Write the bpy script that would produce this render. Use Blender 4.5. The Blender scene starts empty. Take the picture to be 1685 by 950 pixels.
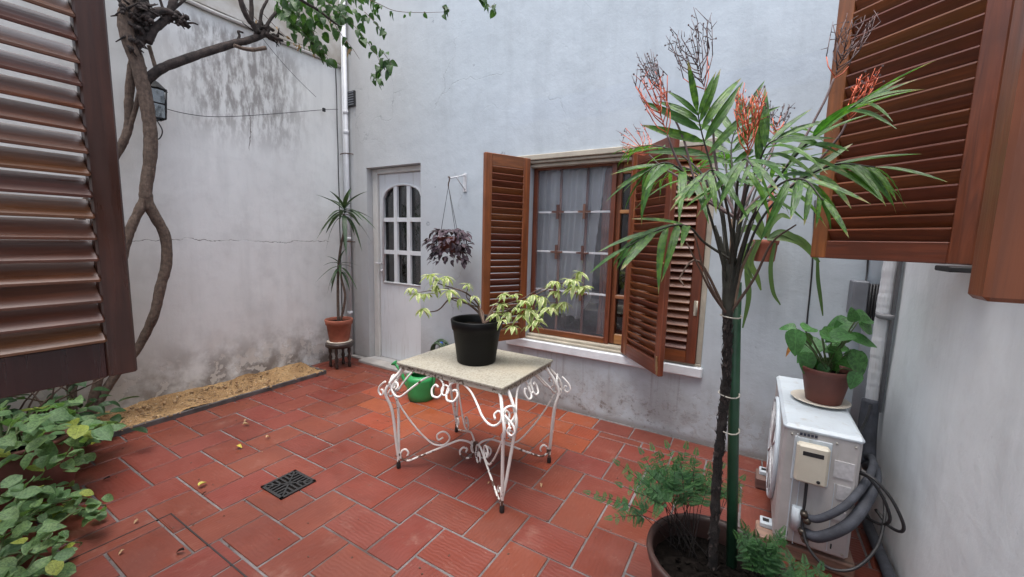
import bpy, math, random
from mathutils import Vector, Matrix, noise
random.seed(7)
R = math.radians
scn = bpy.context.scene
col = scn.collection

# ------------------------------------------------------------------ camera
CAM_H = 1.35
YAW, PIT, ROL, FPX = R(30.693), R(-6.910), R(1.4507), 668.09
_f = Vector((-math.sin(YAW)*math.cos(PIT), math.cos(YAW)*math.cos(PIT), math.sin(PIT)))
_r0 = Vector((math.cos(YAW), math.sin(YAW), 0)); _u0 = _r0.cross(_f)
_r = math.cos(ROL)*_r0 + math.sin(ROL)*_u0
_u = -math.sin(ROL)*_r0 + math.cos(ROL)*_u0
CAM = Vector((0, 0, CAM_H))
cam = bpy.data.cameras.new('camera')
cam.lens = FPX/1685*36; cam.sensor_width = 36; cam.clip_start = .02; cam.clip_end = 200
camo = bpy.data.objects.new('camera', cam); col.objects.link(camo)
camo.matrix_world = Matrix(((_r.x, _u.x, -_f.x, 0), (_r.y, _u.y, -_f.y, 0), (_r.z, _u.z, -_f.z, CAM_H), (0, 0, 0, 1)))
scn.camera = camo

# ------------------------------------------------------------------ world, sun, exposure
SUN_EL, SUN_AZ = R(80), R(182)      # soft sun behind thin cloud, high on the right
wd = bpy.data.worlds.new('World'); scn.world = wd; wd.use_nodes = True
nt = wd.node_tree; nt.nodes.clear()
sky = nt.nodes.new('ShaderNodeTexSky'); sky.sky_type = 'NISHITA'; sky.sun_disc = False
sky.sun_elevation = SUN_EL; sky.sun_rotation = SUN_AZ; sky.dust_density = 4; sky.air_density = 1.0
hs = nt.nodes.new('ShaderNodeHueSaturation'); hs.inputs['Saturation'].default_value = .55
bg = nt.nodes.new('ShaderNodeBackground'); bg.inputs['Strength'].default_value = .15
wo = nt.nodes.new('ShaderNodeOutputWorld')
nt.links.new(sky.outputs[0], hs.inputs['Color']); nt.links.new(hs.outputs[0], bg.inputs['Color']); nt.links.new(bg.outputs[0], wo.inputs['Surface'])
sl = bpy.data.lights.new('sun', 'SUN'); sl.energy = .9; sl.angle = R(45); sl.color = (1, .985, .96)
so = bpy.data.objects.new('sun', sl); col.objects.link(so)
_sd = Vector((math.sin(SUN_AZ)*math.cos(SUN_EL), math.cos(SUN_AZ)*math.cos(SUN_EL), math.sin(SUN_EL)))
so.rotation_euler = _sd.to_track_quat('Z', 'Y').to_euler(); so.location = (0, 0, 12)
scn.view_settings.view_transform = 'Standard'; scn.view_settings.look = 'None'
scn.view_settings.exposure = 1.50; scn.view_settings.gamma = 1

# ------------------------------------------------------------------ helpers
def V(*a): return Vector(a)
def ray(x, y): return _r*((x-842.5)/FPX) - _u*((y-475)/FPX) + _f
def pY(x, y, Y): d = ray(x, y); return CAM + d*(Y/d.y)          # point seen there, lying in the plane y = Y
def pX(x, y, X): d = ray(x, y); return CAM + d*(X/d.x)
def pZ(x, y, Z=0.): d = ray(x, y); return CAM + d*((Z-CAM_H)/d.z)
def pD(x, y, D): return CAM + ray(x, y)*D

MATS = {}
class NT:
    def __init__(s, name):
        m = bpy.data.materials.new(name); m.use_nodes = True; s.m = m; s.t = m.node_tree; s.t.nodes.clear()
        s.out = s.t.nodes.new('ShaderNodeOutputMaterial'); s.b = s.t.nodes.new('ShaderNodeBsdfPrincipled')
        s.t.links.new(s.b.outputs[0], s.out.inputs[0]); MATS[name] = m
        s.tc = s.t.nodes.new('ShaderNodeTexCoord')
    def n(s, typ, **k):
        o = s.t.nodes.new(typ)
        for a, v in k.items(): setattr(o, a, v)
        return o
    def l(s, a, b): s.t.links.new(a, b)
    def put(s, sock, v):
        if isinstance(v, bpy.types.NodeSocket): s.l(v, sock)
        elif isinstance(v, (tuple, list)) and len(v) == 3 and sock.type == 'RGBA': sock.default_value = (*v, 1)
        else: sock.default_value = v
    def vec(s, scale=(1, 1, 1), space='Object', loc=(0, 0, 0)):
        mp = s.n('ShaderNodeMapping'); s.l(s.tc.outputs[space], mp.inputs[0])
        mp.inputs['Scale'].default_value = scale; mp.inputs['Location'].default_value = loc; return mp.outputs[0]
    def noise(s, scale, detail=4, rough=.55, vec=None, dist=0):
        o = s.n('ShaderNodeTexNoise'); o.inputs['Scale'].default_value = scale; o.inputs['Detail'].default_value = detail
        o.inputs['Roughness'].default_value = rough; o.inputs['Distortion'].default_value = dist
        s.l(vec if vec is not None else s.tc.outputs['Object'], o.inputs['Vector']); return o.outputs['Fac']
    def ramp(s, fac, a, b, ca=(0, 0, 0), cb=(1, 1, 1)):
        o = s.n('ShaderNodeValToRGB'); e = o.color_ramp.elements
        e[0].position = a; e[1].position = b; e[0].color = (*ca, 1); e[1].color = (*cb, 1); s.l(fac, o.inputs[0]); return o.outputs[0]
    def rng(s, fac, a, b, c=0., d=1., smooth=True):
        o = s.n('ShaderNodeMapRange'); o.interpolation_type = 'SMOOTHSTEP' if smooth else 'LINEAR'
        s.put(o.inputs[0], fac)
        for i, v in enumerate((a, b, c, d)): o.inputs[1+i].default_value = v
        return o.outputs[0]
    def mix(s, f, a, b, mode='MIX'):
        o = s.n('ShaderNodeMixRGB', blend_type=mode); s.put(o.inputs[0], f); s.put(o.inputs[1], a); s.put(o.inputs[2], b); return o.outputs[0]
    def math(s, op, a, b=0., c=None):
        o = s.n('ShaderNodeMath', operation=op); s.put(o.inputs[0], a); s.put(o.inputs[1], b)
        if c is not None: s.put(o.inputs[2], c)
        return o.outputs[0]
    def xyz(s, space='Object'):
        o = s.n('ShaderNodeSeparateXYZ'); s.l(s.tc.outputs[space], o.inputs[0]); return o.outputs
    def rand(s): return s.n('ShaderNodeObjectInfo').outputs['Random']
    def bump(s, h, st=.3, d=.01, prev=None):
        o = s.n('ShaderNodeBump'); o.inputs['Strength'].default_value = st; o.inputs['Distance'].default_value = d
        s.l(h, o.inputs['Height'])
        if prev is not None: s.l(prev, o.inputs['Normal'])
        return o.outputs[0]
    def fin(s, color=None, rough=.6, bump=None, **k):
        if color is not None: s.put(s.b.inputs['Base Color'], color)
        s.put(s.b.inputs['Roughness'], rough)
        if bump is not None: s.l(bump, s.b.inputs['Normal'])
        for a, v in k.items(): s.put(s.b.inputs[a.replace('_', ' ')], v)
        return s.m

def simple(name, c, rough=.6, var=.12, scale=12, bst=.15, **k):
    n = NT(name); f = n.noise(scale, 5)
    drip = n.noise(1., 5, .65, n.vec((30, 30, 2.5))) if name in ('ac_panel', 'door_paint', 'ac_white', 'pvc_white') else None
    dk = tuple(x*(1-var*1.6) for x in c); lt = tuple(min(1, x*(1+var)) for x in c)
    cc = n.ramp(f, .3, .7, dk, lt); g = n.noise(scale*7, 4)
    if drip is not None: cc = n.mix(n.rng(drip, .52, .75, 0, .4), cc, (.30, .26, .21))
    bp_ = n.bump(g, bst, .004)
    if name.startswith('bark'): bp_ = n.bump(n.noise(1., 6, .7, n.vec((55, 55, 9)), .8), 1., .02, bp_)
    return n.fin(cc, rough, bp_, **k)

def wood(name, c, axis, rough=.38, coat=.25, dusty=1.):
    n = NT(name); sc = {'x': (2.2, 38, 38), 'z': (38, 38, 2.2)}[axis]
    rd = n.rand(); vv = n.n('ShaderNodeVectorMath', operation='ADD'); n.l(n.vec(sc), vv.inputs[0])
    cb = n.n('ShaderNodeCombineXYZ'); m_ = n.math('MULTIPLY', rd, 37.); n.l(m_, cb.inputs[0]); n.l(m_, cb.inputs[1]); n.l(cb.outputs[0], vv.inputs[1])
    f = n.noise(1.0, 6, .62, vv.outputs[0], 1.2); g = n.noise(5, 3)
    dk = tuple(x*.42 for x in c); lt = tuple(x*1.35 for x in c)
    cc = n.ramp(f, .28, .75, dk, lt)
    cc = n.mix(n.rng(g, .4, .75), cc, tuple(x*.6 for x in c)); hv = n.n('ShaderNodeHueSaturation'); n.l(cc, hv.inputs['Color'])
    n.l(n.rng(rd, 0, 1, .72, 1.25, False), hv.inputs['Value']); n.l(n.rng(rd, 0, 1, .49, .512, False), hv.inputs['Hue'])
    du = n.noise(.8, 5, .6, vv.outputs[0]); up = n.n('ShaderNodeSeparateXYZ'); n.l(n.n('ShaderNodeNewGeometry').outputs['Normal'], up.inputs[0])
    dust = n.math('MULTIPLY', n.rng(up.outputs[2], .3, .95), n.rng(du, .2, .8, .10*dusty, .30*dusty)); cc = n.mix(dust, hv.outputs[0], (.34, .27, .23))
    cc = n.mix(n.rng(n.noise(24, 4, .7), .66, .74, 0, .35), cc, tuple(x*.5 for x in c))
    return n.fin(cc, n.rng(du, .3, .7, rough-.12, rough+.2), n.bump(f, .4, .002), Coat_Weight=coat, Coat_Roughness=.22)
wood('wood_x', (.175, .046, .014), 'x', .42, .15, .3); wood('wood_z', (.205, .056, .017), 'z', .42, .15, .25)
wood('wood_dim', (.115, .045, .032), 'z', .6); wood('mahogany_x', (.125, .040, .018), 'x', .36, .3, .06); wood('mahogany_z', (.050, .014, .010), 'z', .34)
wood('wood_lit_x', (.42, .17, .06), 'x'); wood('wood_lit_z', (.36, .13, .05), 'z'); wood('wood_dark', (.035, .02, .016), 'x', .5)  # the sash wood pair has amber light in its colour
wood('wood_grey', (.24, .13, .10), 'x', .8)

def leafmat(name, c, c2, rough=.42, trans=.25, edge=None, tip=None):
    n = NT(name); rd = n.rand(); f = n.noise(9, 4)
    a = n.mix(rd, c, c2); cc = n.mix(n.rng(f, .35, .7), a, tuple(x*.62 for x in c))
    u = n.xyz('Object')
    if edge is not None:                                  # variegated margin: local y runs across the leaf
        ay = n.math('ABSOLUTE', u[1]); wob = n.math('ADD', ay, n.math('MULTIPLY', n.noise(7, 3), .16))
        cc = n.mix(n.rng(wob, .16, .24), cc, edge)
    if tip is not None: cc = n.mix(n.rng(n.math('ADD', u[0], n.math('MULTIPLY', n.math('MULTIPLY', rd, n.noise(6, 2)), .3)), .95, 1.02), cc, tip)
    vein = n.math('ABSOLUTE', u[1]); cc = n.mix(n.rng(vein, .0, .02, .35, 0), cc, tuple(min(1, x*1.8) for x in c))
    b = n.b; n.put(b.inputs['Base Color'], cc); n.put(b.inputs['Roughness'], rough)
    n.l(n.bump(n.noise(5, 3, .5, n.vec((1, 9, 1))), .25, .03), b.inputs['Normal'])
    tr = n.n('ShaderNodeBsdfTranslucent'); n.put(tr.inputs[0], n.mix(1., cc, (1.5, 1.7, .8), 'MULTIPLY'))
    ms = n.n('ShaderNodeMixShader'); ms.inputs[0].default_value = trans
    n.l(b.outputs[0], ms.inputs[1]); n.l(tr.outputs[0], ms.inputs[2]); n.l(ms.outputs[0], n.out.inputs[0]); return n.m
leafmat('palm_leaf', (.035, .11, .017), (.115, .235, .030), .36, .35, tip=(.26, .20, .09))
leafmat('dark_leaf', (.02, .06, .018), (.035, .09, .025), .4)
leafmat('vine_leaf', (.028, .075, .018), (.06, .13, .025), .45, .3)
leafmat('shrub_leaf', (.12, .24, .10), (.21, .33, .13), .42, .3)
leafmat('shrub_yellow', (.30, .38, .06), (.36, .42, .09), .45, .35)
leafmat('fern_leaf', (.025, .10, .03), (.07, .19, .045), .55, .3)
leafmat('dracaena_leaf', (.035, .07, .03), (.06, .10, .04), .4, .15, (.13, .17, .08))
leafmat('cream_leaf', (.25, .34, .11), (.46, .50, .24), .45, .35, (.72, .70, .44))
leafmat('purple_leaf', (.040, .022, .034), (.11, .065, .09), .5, .15)
leafmat('lush_leaf', (.06, .18, .05), (.10, .26, .07), .34, .25)
leafmat('dead_leaf', (.45, .20, .05), (.30, .12, .04), .7, .2)
leafmat('strap_leaf', (.10, .17, .035), (.04, .09, .03), .45, .25)
leafmat('yellow_fallen', (.55, .45, .06), (.50, .48, .12), .7, .1)
leafmat('tan_fallen', (.45, .30, .17), (.35, .22, .12), .8, .1)
simple('bark', (.15, .105, .08), .95, .28, 45, 1.)
simple('bark_dark', (.024, .018, .016), .95, .5, 30, 1)
simple('twig', (.09, .055, .04), .8)
simple('green_stem', (.08, .12, .04), .6)
simple('orange_stem', (.58, .12, .055), .55, .2)
simple('dry_stem', (.13, .09, .09), .8, .3)
simple('terracotta', (.34, .11, .065), .75, .2, 9)
simple('terracotta_dark', (.13, .04, .03), .6, .2, 9)
simple('black_plastic', (.005, .005, .0055), .5, .1, Specular_IOR_Level=.18)
simple('soil', (.010, .008, .007), 1, .5, 60, 1, Specular_IOR_Level=.05)
simple('white_iron', (.66, .64, .60), .5, .1, 40, .25)
simple('rust', (.09, .045, .03), .85, .4, 60, .5)
simple('black_iron', (.015, .015, .016), .6)
simple('door_paint', (.64, .66, .68), .5, .05, 3, .05)
simple('door_frame_paint', (.58, .57, .54), .55, .08, 5, .1)
simple('putty', (.40, .36, .29), .7, .15, 8)
simple('sill_white', (.66, .69, .72), .6, .1, 7, .3)
simple('stone_step', (.36, .34, .32), .8, .2, 8)
simple('pvc_white', (.60, .61, .63), .45, .06, 5, .05)
simple('pvc_grey', (.20, .20, .21), .6)
simple('cable', (.02, .02, .022), .5)
simple('foam_pipe', (.055, .06, .075), .75, .25, 20, .4)
simple('ac_white', (.54, .60, .65), .4, .10, 5, .06)
simple('ac_panel', (.46, .44, .43), .5, .14, 6, .1)
simple('ac_cover', (.55, .51, .42), .45, .04)
simple('ac_grille', (.62, .62, .63), .5)
simple('label_dark', (.03, .035, .06), .5)
simple('label_pale', (.50, .49, .50), .6, .12, 60)
simple('steel', (.45, .43, .38), .35, .1, Metallic=.8)
simple('green_pole', (.018, .065, .032), .45, .15)
simple('green_plastic', (.03, .27, .08), .4, .1)
simple('hose_green', (.05, .09, .045), .5)
simple('blue_plastic', (.02, .09, .42), .4)
simple('plate_cream', (.62, .56, .47), .4, .08)
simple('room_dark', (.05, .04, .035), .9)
simple('room_floor', (.10, .06, .04), .6)
simple('grey_box', (.16, .17, .19), .5)
simple('kerb_stone', (.10, .09, .088), .85, .3, 14, .5)
simple('palm_sheath', (.032, .030, .022), .7, .4, 20, .4)
simple('dead_sheath', (.20, .13, .09), .8, .4, 20, .4)
simple('bark_upper', (.045, .032, .028), .95, .5, 26, 1.)
simple('planter_dark', (.05, .026, .022), .45, .2, 9)
simple('valve_metal', (.13, .11, .09), .4, .3, Metallic=.8)
simple('brass', (.40, .28, .15), .4, .2, Metallic=.7)
simple('cardboard', (.45, .42, .36), .8)

def glass(name, tint, gl=.16, rough=.03, wave=0.):
    n = NT(name); t = n.n('ShaderNodeBsdfTransparent'); n.put(t.inputs[0], tint)
    g = n.n('ShaderNodeBsdfGlossy'); g.inputs['Roughness'].default_value = rough; g.inputs['Color'].default_value = (1, 1, 1, 1)
    if wave:
        n.l(n.bump(n.noise(9, 2), wave, .01), g.inputs['Normal'])
    fr = n.n('ShaderNodeFresnel'); fr.inputs[0].default_value = 1.5
    m = n.n('ShaderNodeMixShader'); n.l(n.math('ADD', fr.outputs[0], gl, None), m.inputs[0]); n.l(t.outputs[0], m.inputs[1]); n.l(g.outputs[0], m.inputs[2])
    n.l(m.outputs[0], n.out.inputs[0]); return n.m
glass('clear_glass', (.96, .97, .97), .0)
glass('door_glass', (.25, .27, .28), .06, .08, .4)
glass('dark_glass', (.5, .5, .5), .05)
def mesh_screen():
    n = NT('fly_screen'); t = n.n('ShaderNodeBsdfTransparent'); t.inputs[0].default_value = (1, 1, 1, 1)
    d = n.n('ShaderNodeBsdfDiffuse'); d.inputs[0].default_value = (.42, .44, .50, 1)
    m = n.n('ShaderNodeMixShader'); n.l(n.rng(n.noise(3, 2), .3, .7, .05, .12), m.inputs[0]); n.l(t.outputs[0], m.inputs[1]); n.l(d.outputs[0], m.inputs[2]); n.l(m.outputs[0], n.out.inputs[0])
mesh_screen()
def curtain_mat():
    n = NT('curtain_cloth'); d = n.n('ShaderNodeBsdfDiffuse'); d.inputs[0].default_value = (.88, .89, .93, 1)
    t = n.n('ShaderNodeBsdfTransparent'); tl = n.n('ShaderNodeBsdfTranslucent'); tl.inputs[0].default_value = (.85, .87, .92, 1)
    a = n.n('ShaderNodeMixShader'); a.inputs[0].default_value = .25; n.l(d.outputs[0], a.inputs[1]); n.l(tl.outputs[0], a.inputs[2])
    m = n.n('ShaderNodeMixShader'); m.inputs[0].default_value = .12; n.l(a.outputs[0], m.inputs[1]); n.l(t.outputs[0], m.inputs[2]); n.l(m.outputs[0], n.out.inputs[0])
curtain_mat()

def tile_mat(name, base, ridge, alt):
    n = NT(name); rd = n.rand()
    geo = n.n('ShaderNodeNewGeometry').outputs['Position']
    f = n.noise(2.2, 4, .6, geo); g = n.noise(26, 5, .65)
    c = n.mix(rd, base, alt); c = n.mix(n.rng(f, .35, .7, 0, .65), c, tuple(x*.68 for x in base))
    c = n.mix(n.rng(g, .5, .8, 0, .5), c, tuple(x*.7 for x in base)); c = n.mix(n.rng(n.noise(60, 3), .66, .72, 0, .35), c, (.30, .19, .15))
    hv = n.n('ShaderNodeHueSaturation'); n.l(c, hv.inputs['Color']); n.l(n.rng(rd, 0, 1, .68, 1.12, False), hv.inputs['Value']); n.l(n.rng(n.math('FRACT', n.math('MULTIPLY', rd, 7.3)), 0, 1, .4955, .5065, False), hv.inputs['Hue']); c = hv.outputs[0]
    st = n.noise(1.1, 6, .68, geo, .6); c = n.mix(n.rng(st, .47, .68, 0, .6), c, tuple(x*.45 for x in base)); c = n.mix(n.rng(n.noise(5.5, 6, .7, geo), .56, .75, 0, .45), c, (.25, .13, .10))
    w = n.n('ShaderNodeTexWave'); w.bands_direction = 'Y'; w.inputs['Scale'].default_value = 17; w.inputs['Distortion'].default_value = 5.5; w.inputs['Detail'].default_value = 3
    w.inputs['Detail Scale'].default_value = 1.2
    n.l(n.tc.outputs['Object'], w.inputs[0])
    c = n.mix(n.math('MULTIPLY', w.outputs['Fac'], ridge), c, tuple(x*.45 for x in base))
    b = n.bump(w.outputs['Fac'], .12+ridge*.35, .003); b = n.bump(g, .22, .003, b)
    return n.fin(c, n.rng(n.noise(3.5, 5, .65, geo), .35, .68, .38, .68), b)
tile_mat('quarry_tile', (.22, .045, .026), .08, (.145, .033, .021))
tile_mat('quarry_tile_ridged', (.215, .047, .030), .22, (.145, .034, .023))
tile_mat('quarry_tile_orange', (.34, .070, .025), .30, (.20, .045, .024))

def grout_mat():
    n = NT('grout'); f = n.noise(14, 5); g = n.noise(90, 4)
    c = n.mix(n.rng(n.noise(1.6, 5, .7), .4, .7), n.ramp(f, .3, .7, (.10, .09, .09), (.20, .185, .185)), (.065, .045, .04)); return n.fin(c, .9, n.bump(g, .6, .004))
grout_mat()
def sand_mat():
    n = NT('sand'); f = n.noise(7, 5); g = n.noise(130, 4)
    c = n.ramp(f, .3, .7, (.31, .175, .075), (.56, .36, .17)); c = n.mix(n.rng(g, .56, .66), c, (.16, .10, .06)); c = n.mix(n.rng(n.noise(50, 3), .62, .7), c, (.62, .5, .36))
    return n.fin(c, 1., n.bump(g, 1., .02))
sand_mat()
def tabletop_mat():
    n = NT('terrazzo'); v = n.n('ShaderNodeTexVoronoi'); v.inputs['Scale'].default_value = 150; n.l(n.tc.outputs['Object'], v.inputs['Vector'])
    c = n.ramp(v.outputs['Color'], .1, .6, (.20, .18, .14), (.33, .31, .255)); c = n.mix(n.rng(n.noise(4, 5), .45, .75, 0, .5), c, (.36, .31, .23))
    c = n.mix(n.rng(n.noise(200, 2), .64, .7), c, (.12, .10, .08))
    return n.fin(c, .6, n.bump(n.noise(120, 3), .25, .002))
tabletop_mat()
def trim_mat():
    n = NT('table_trim'); g = n.noise(75, 5); return n.fin(n.ramp(g, .52, .60, (.42, .38, .31), (.10, .07, .05)), .8, n.bump(g, .5, .003))
trim_mat()
def iron_mat():
    n = NT('chipped_iron'); g = n.noise(30, 5); z = n.xyz()[2]
    rust = n.math('GREATER_THAN', n.math('ADD', g, n.rng(z, .0, .16, .24, 0)), .665)
    c = n.mix(rust, (.72, .70, .67), (.10, .055, .04)); return n.fin(c, .42, n.bump(g, .3, .002))
iron_mat()

def plaster(name, base, tint, kind):
    """painted render; the patches, cracks, peeling and damp marks belong to the wall and sit at fixed places on it"""
    n = NT(name); x, y, z = n.xyz()
    big = n.noise(.9, 4, .55); med = n.noise(5, 6, .6); fine = n.noise(60, 5, .6)
    st = n.noise(1., 5, .6, n.vec((7, 7, .7)))
    c = n.mix(n.rng(big, .35, .7, 0, .55), base, tint)
    c = n.mix(n.rng(st, .46, .74, 0, .34), c, tuple(v*.70 for v in base)); tw = n.noise(2.6, 7, .72, None, 1.6); c = n.mix(n.rng(tw, .52, .7, 0, .30), c, tuple(v*.78 for v in base)); c = n.mix(n.rng(n.noise(38, 4, .7), .68, .74, 0, .35), c, tuple(v*.5 for v in base))
    c = n.mix(n.rng(med, .5, .75, 0, .42 if kind == 'left' else .25), c, tuple(v*.72 for v in base)); c = n.mix(n.rng(n.noise(1.9, 6, .7, n.vec((1, 1, 1), loc=(7, 3, 1))), .50, .66, 0, .38 if kind == 'left' else .18), c, tuple(v*.76 for v in base))
    along = y if kind == 'left' else x
    h = n.math('MULTIPLY', fine, .35)
    def band(v, a, b, c_, d): return n.math('MULTIPLY', n.rng(v, a, b), n.rng(v, c_, d, 1, 0))
    # grime creeping up from the floor, broken by noise
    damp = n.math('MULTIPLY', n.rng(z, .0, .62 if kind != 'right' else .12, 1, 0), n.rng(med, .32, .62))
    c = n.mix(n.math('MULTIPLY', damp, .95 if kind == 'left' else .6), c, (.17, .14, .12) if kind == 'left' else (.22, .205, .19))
    # peeled flakes low down
    pn = n.noise(7.5 if kind == 'left' else 26, 4, .6, n.vec((1, 1, 1), loc=(3, 1, 2))); pl = n.math('MULTIPLY', n.rng(pn, .56, .575), n.rng(z, *((.16, .50) if kind != 'right' else (.02, .03)), 1, 0))
    c = n.mix(n.math('MULTIPLY', pl, .85 if kind == 'left' else .3), c, (.60, .57, .53) if kind == 'left' else (.30, .28, .27)); h = n.math('SUBTRACT', h, n.math('MULTIPLY', pl, .9))
    if kind == 'left':
        # grey mould streaks under the ledge
        m = n.math('MULTIPLY', band(along, 1.25, 1.75, 2.15, 2.65), band(z, 1.95, 2.45, 2.95, 3.08))
        ms = n.noise(1., 6, .7, n.vec((16, 16, 5)))
        c = n.mix(n.math('MULTIPLY', n.math('MULTIPLY', m, n.rng(ms, .40, .60)), .75), c, (.20, .18, .17))
        u = n.rng(z, 3.06, 3.1); c = n.mix(n.math('MULTIPLY', u, n.rng(med, .3, .65, .5, .95)), c, (.36, .32, .27))
        # near end of this wall is darker and yellower
        c = n.mix(n.math('MULTIPLY', n.rng(along, .9, 1.6, 1, 0), n.rng(big, .3, .6, .2, .6)), c, (.33, .30, .25))
        wob = n.math('MULTIPLY', n.math('SUBTRACT', n.noise(3.5, 5, .65), .5), .13)
        for zc, a, b in ((1.28, .9, 2.75),):
            d = n.math('ABSOLUTE', n.math('SUBTRACT', n.math('ADD', z, wob), zc))
            k = n.math('MULTIPLY', n.rng(d, .0006, .003, 1, 0), band(along, a, a+.1, b-.1, b)); c = n.mix(n.math('MULTIPLY', k, n.rng(n.noise(9, 3), .35, .5)), c, (.08, .07, .065)); h = n.math('SUBTRACT', h, k)
        d = n.math('ABSOLUTE', n.math('SUBTRACT', n.math('ADD', along, n.math('MULTIPLY', wob, .8)), 1.98)); k = n.math('MULTIPLY', n.rng(d, .001, .004, 1, 0), band(z, 2.05, 2.1, 2.4, 2.55)); c = n.mix(k, c, (.14, .12, .11))
    if kind == 'back':
        wob = n.math('MULTIPLY', n.math('SUBTRACT', n.noise(2.2, 5, .6), .5), .16)
        zz = n.math('ADD', z, wob)
        c = n.mix(n.math('MULTIPLY', band(zz, 2.26, 2.275, 2.42, 2.435), n.math('MULTIPLY', n.rng(x, -1.95, -1.6), .22)), c, (.40, .46, .54))
        c = n.mix(n.rng(x, -3.9, -2.0, .8, 0), c, (.47, .465, .455)); c = n.mix(n.math('MULTIPLY', n.rng(x, -3.85, -3.5, .6, 0), n.rng(st, .35, .6)), c, (.33, .31, .29))
        sp = n.math('MULTIPLY', n.math('MULTIPLY', n.rng(n.noise(20, 6, .75), .54, .64), n.rng(z, .1, .42, 1, 0)), band(x, -2.0, -1.3, -.6, -.1)); c = n.mix(n.math('MULTIPLY', sp, .75), c, (.15, .13, .12))
        base_l = n.rng(n.math('ADD', z, n.math('MULTIPLY', med, .06)), .035, .085, 1, 0); c = n.mix(n.math('MULTIPLY', base_l, .65), c, (.20, .165, .15))
        vo = n.n('ShaderNodeTexVoronoi'); vo.feature = 'DISTANCE_TO_EDGE'; vo.inputs['Scale'].default_value = 1.3
        dv = n.n('ShaderNodeTexNoise'); dv.inputs['Scale'].default_value = 2.5; dv.inputs['Detail'].default_value = 6; n.l(n.tc.outputs['Object'], dv.inputs['Vector'])
        ad = n.n('ShaderNodeVectorMath', operation='MULTIPLY_ADD'); n.l(dv.outputs['Color'], ad.inputs[0]); ad.inputs[1].default_value = (.5, .5, .5); n.l(n.tc.outputs['Object'], ad.inputs[2]); n.l(ad.outputs[0], vo.inputs['Vector'])
        cr = n.math('MULTIPLY', n.rng(vo.outputs[0], .001, .006, 1, 0), n.rng(big, .50, .60)); c = n.mix(n.math('MULTIPLY', cr, .45), c, (.20, .21, .23)); h = n.math('SUBTRACT', h, n.math('MULTIPLY', cr, .5))
        dp = n.math('MULTIPLY', n.rng(n.noise(1., 5, .6, n.vec((26, 26, 1.1))), .50, .66), band(z, .05, .3, .42, .47)); c = n.mix(n.math('MULTIPLY', n.math('MULTIPLY', dp, band(x, -1.8, -1.7, -.3, -.2)), .5), c, (.25, .24, .24))
        mk = n.math('MULTIPLY', n.rng(n.noise(7, 2, .5, n.vec((1, 1, 1), loc=(9, 4, 5))), .755, .77), n.rng(n.noise(70, 3), .42, .5)); c = n.mix(n.math('MULTIPLY', mk, .6), c, (.18, .2, .23))
    b = n.bump(big, .25, .08); b = n.bump(n.noise(1, 4, .5, n.vec((6, 6, 2.2))), .30, .02, b); b = n.bump(med, .32, .014, b); b = n.bump(tw, .10, .02, b); b = n.bump(h, .45, .004, b)
    return n.fin(c, .85, b)
plaster('plaster_back', (.455, .505, .545), (.40, .45, .49), 'back')
plaster('plaster_left', (.76, .765, .75), (.66, .66, .645), 'left')
plaster('plaster_right', (.80, .83, .84), (.73, .765, .78), 'right')
plaster('plaster_near', (.7, .7, .7), (.62, .62, .62), 'right')

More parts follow.
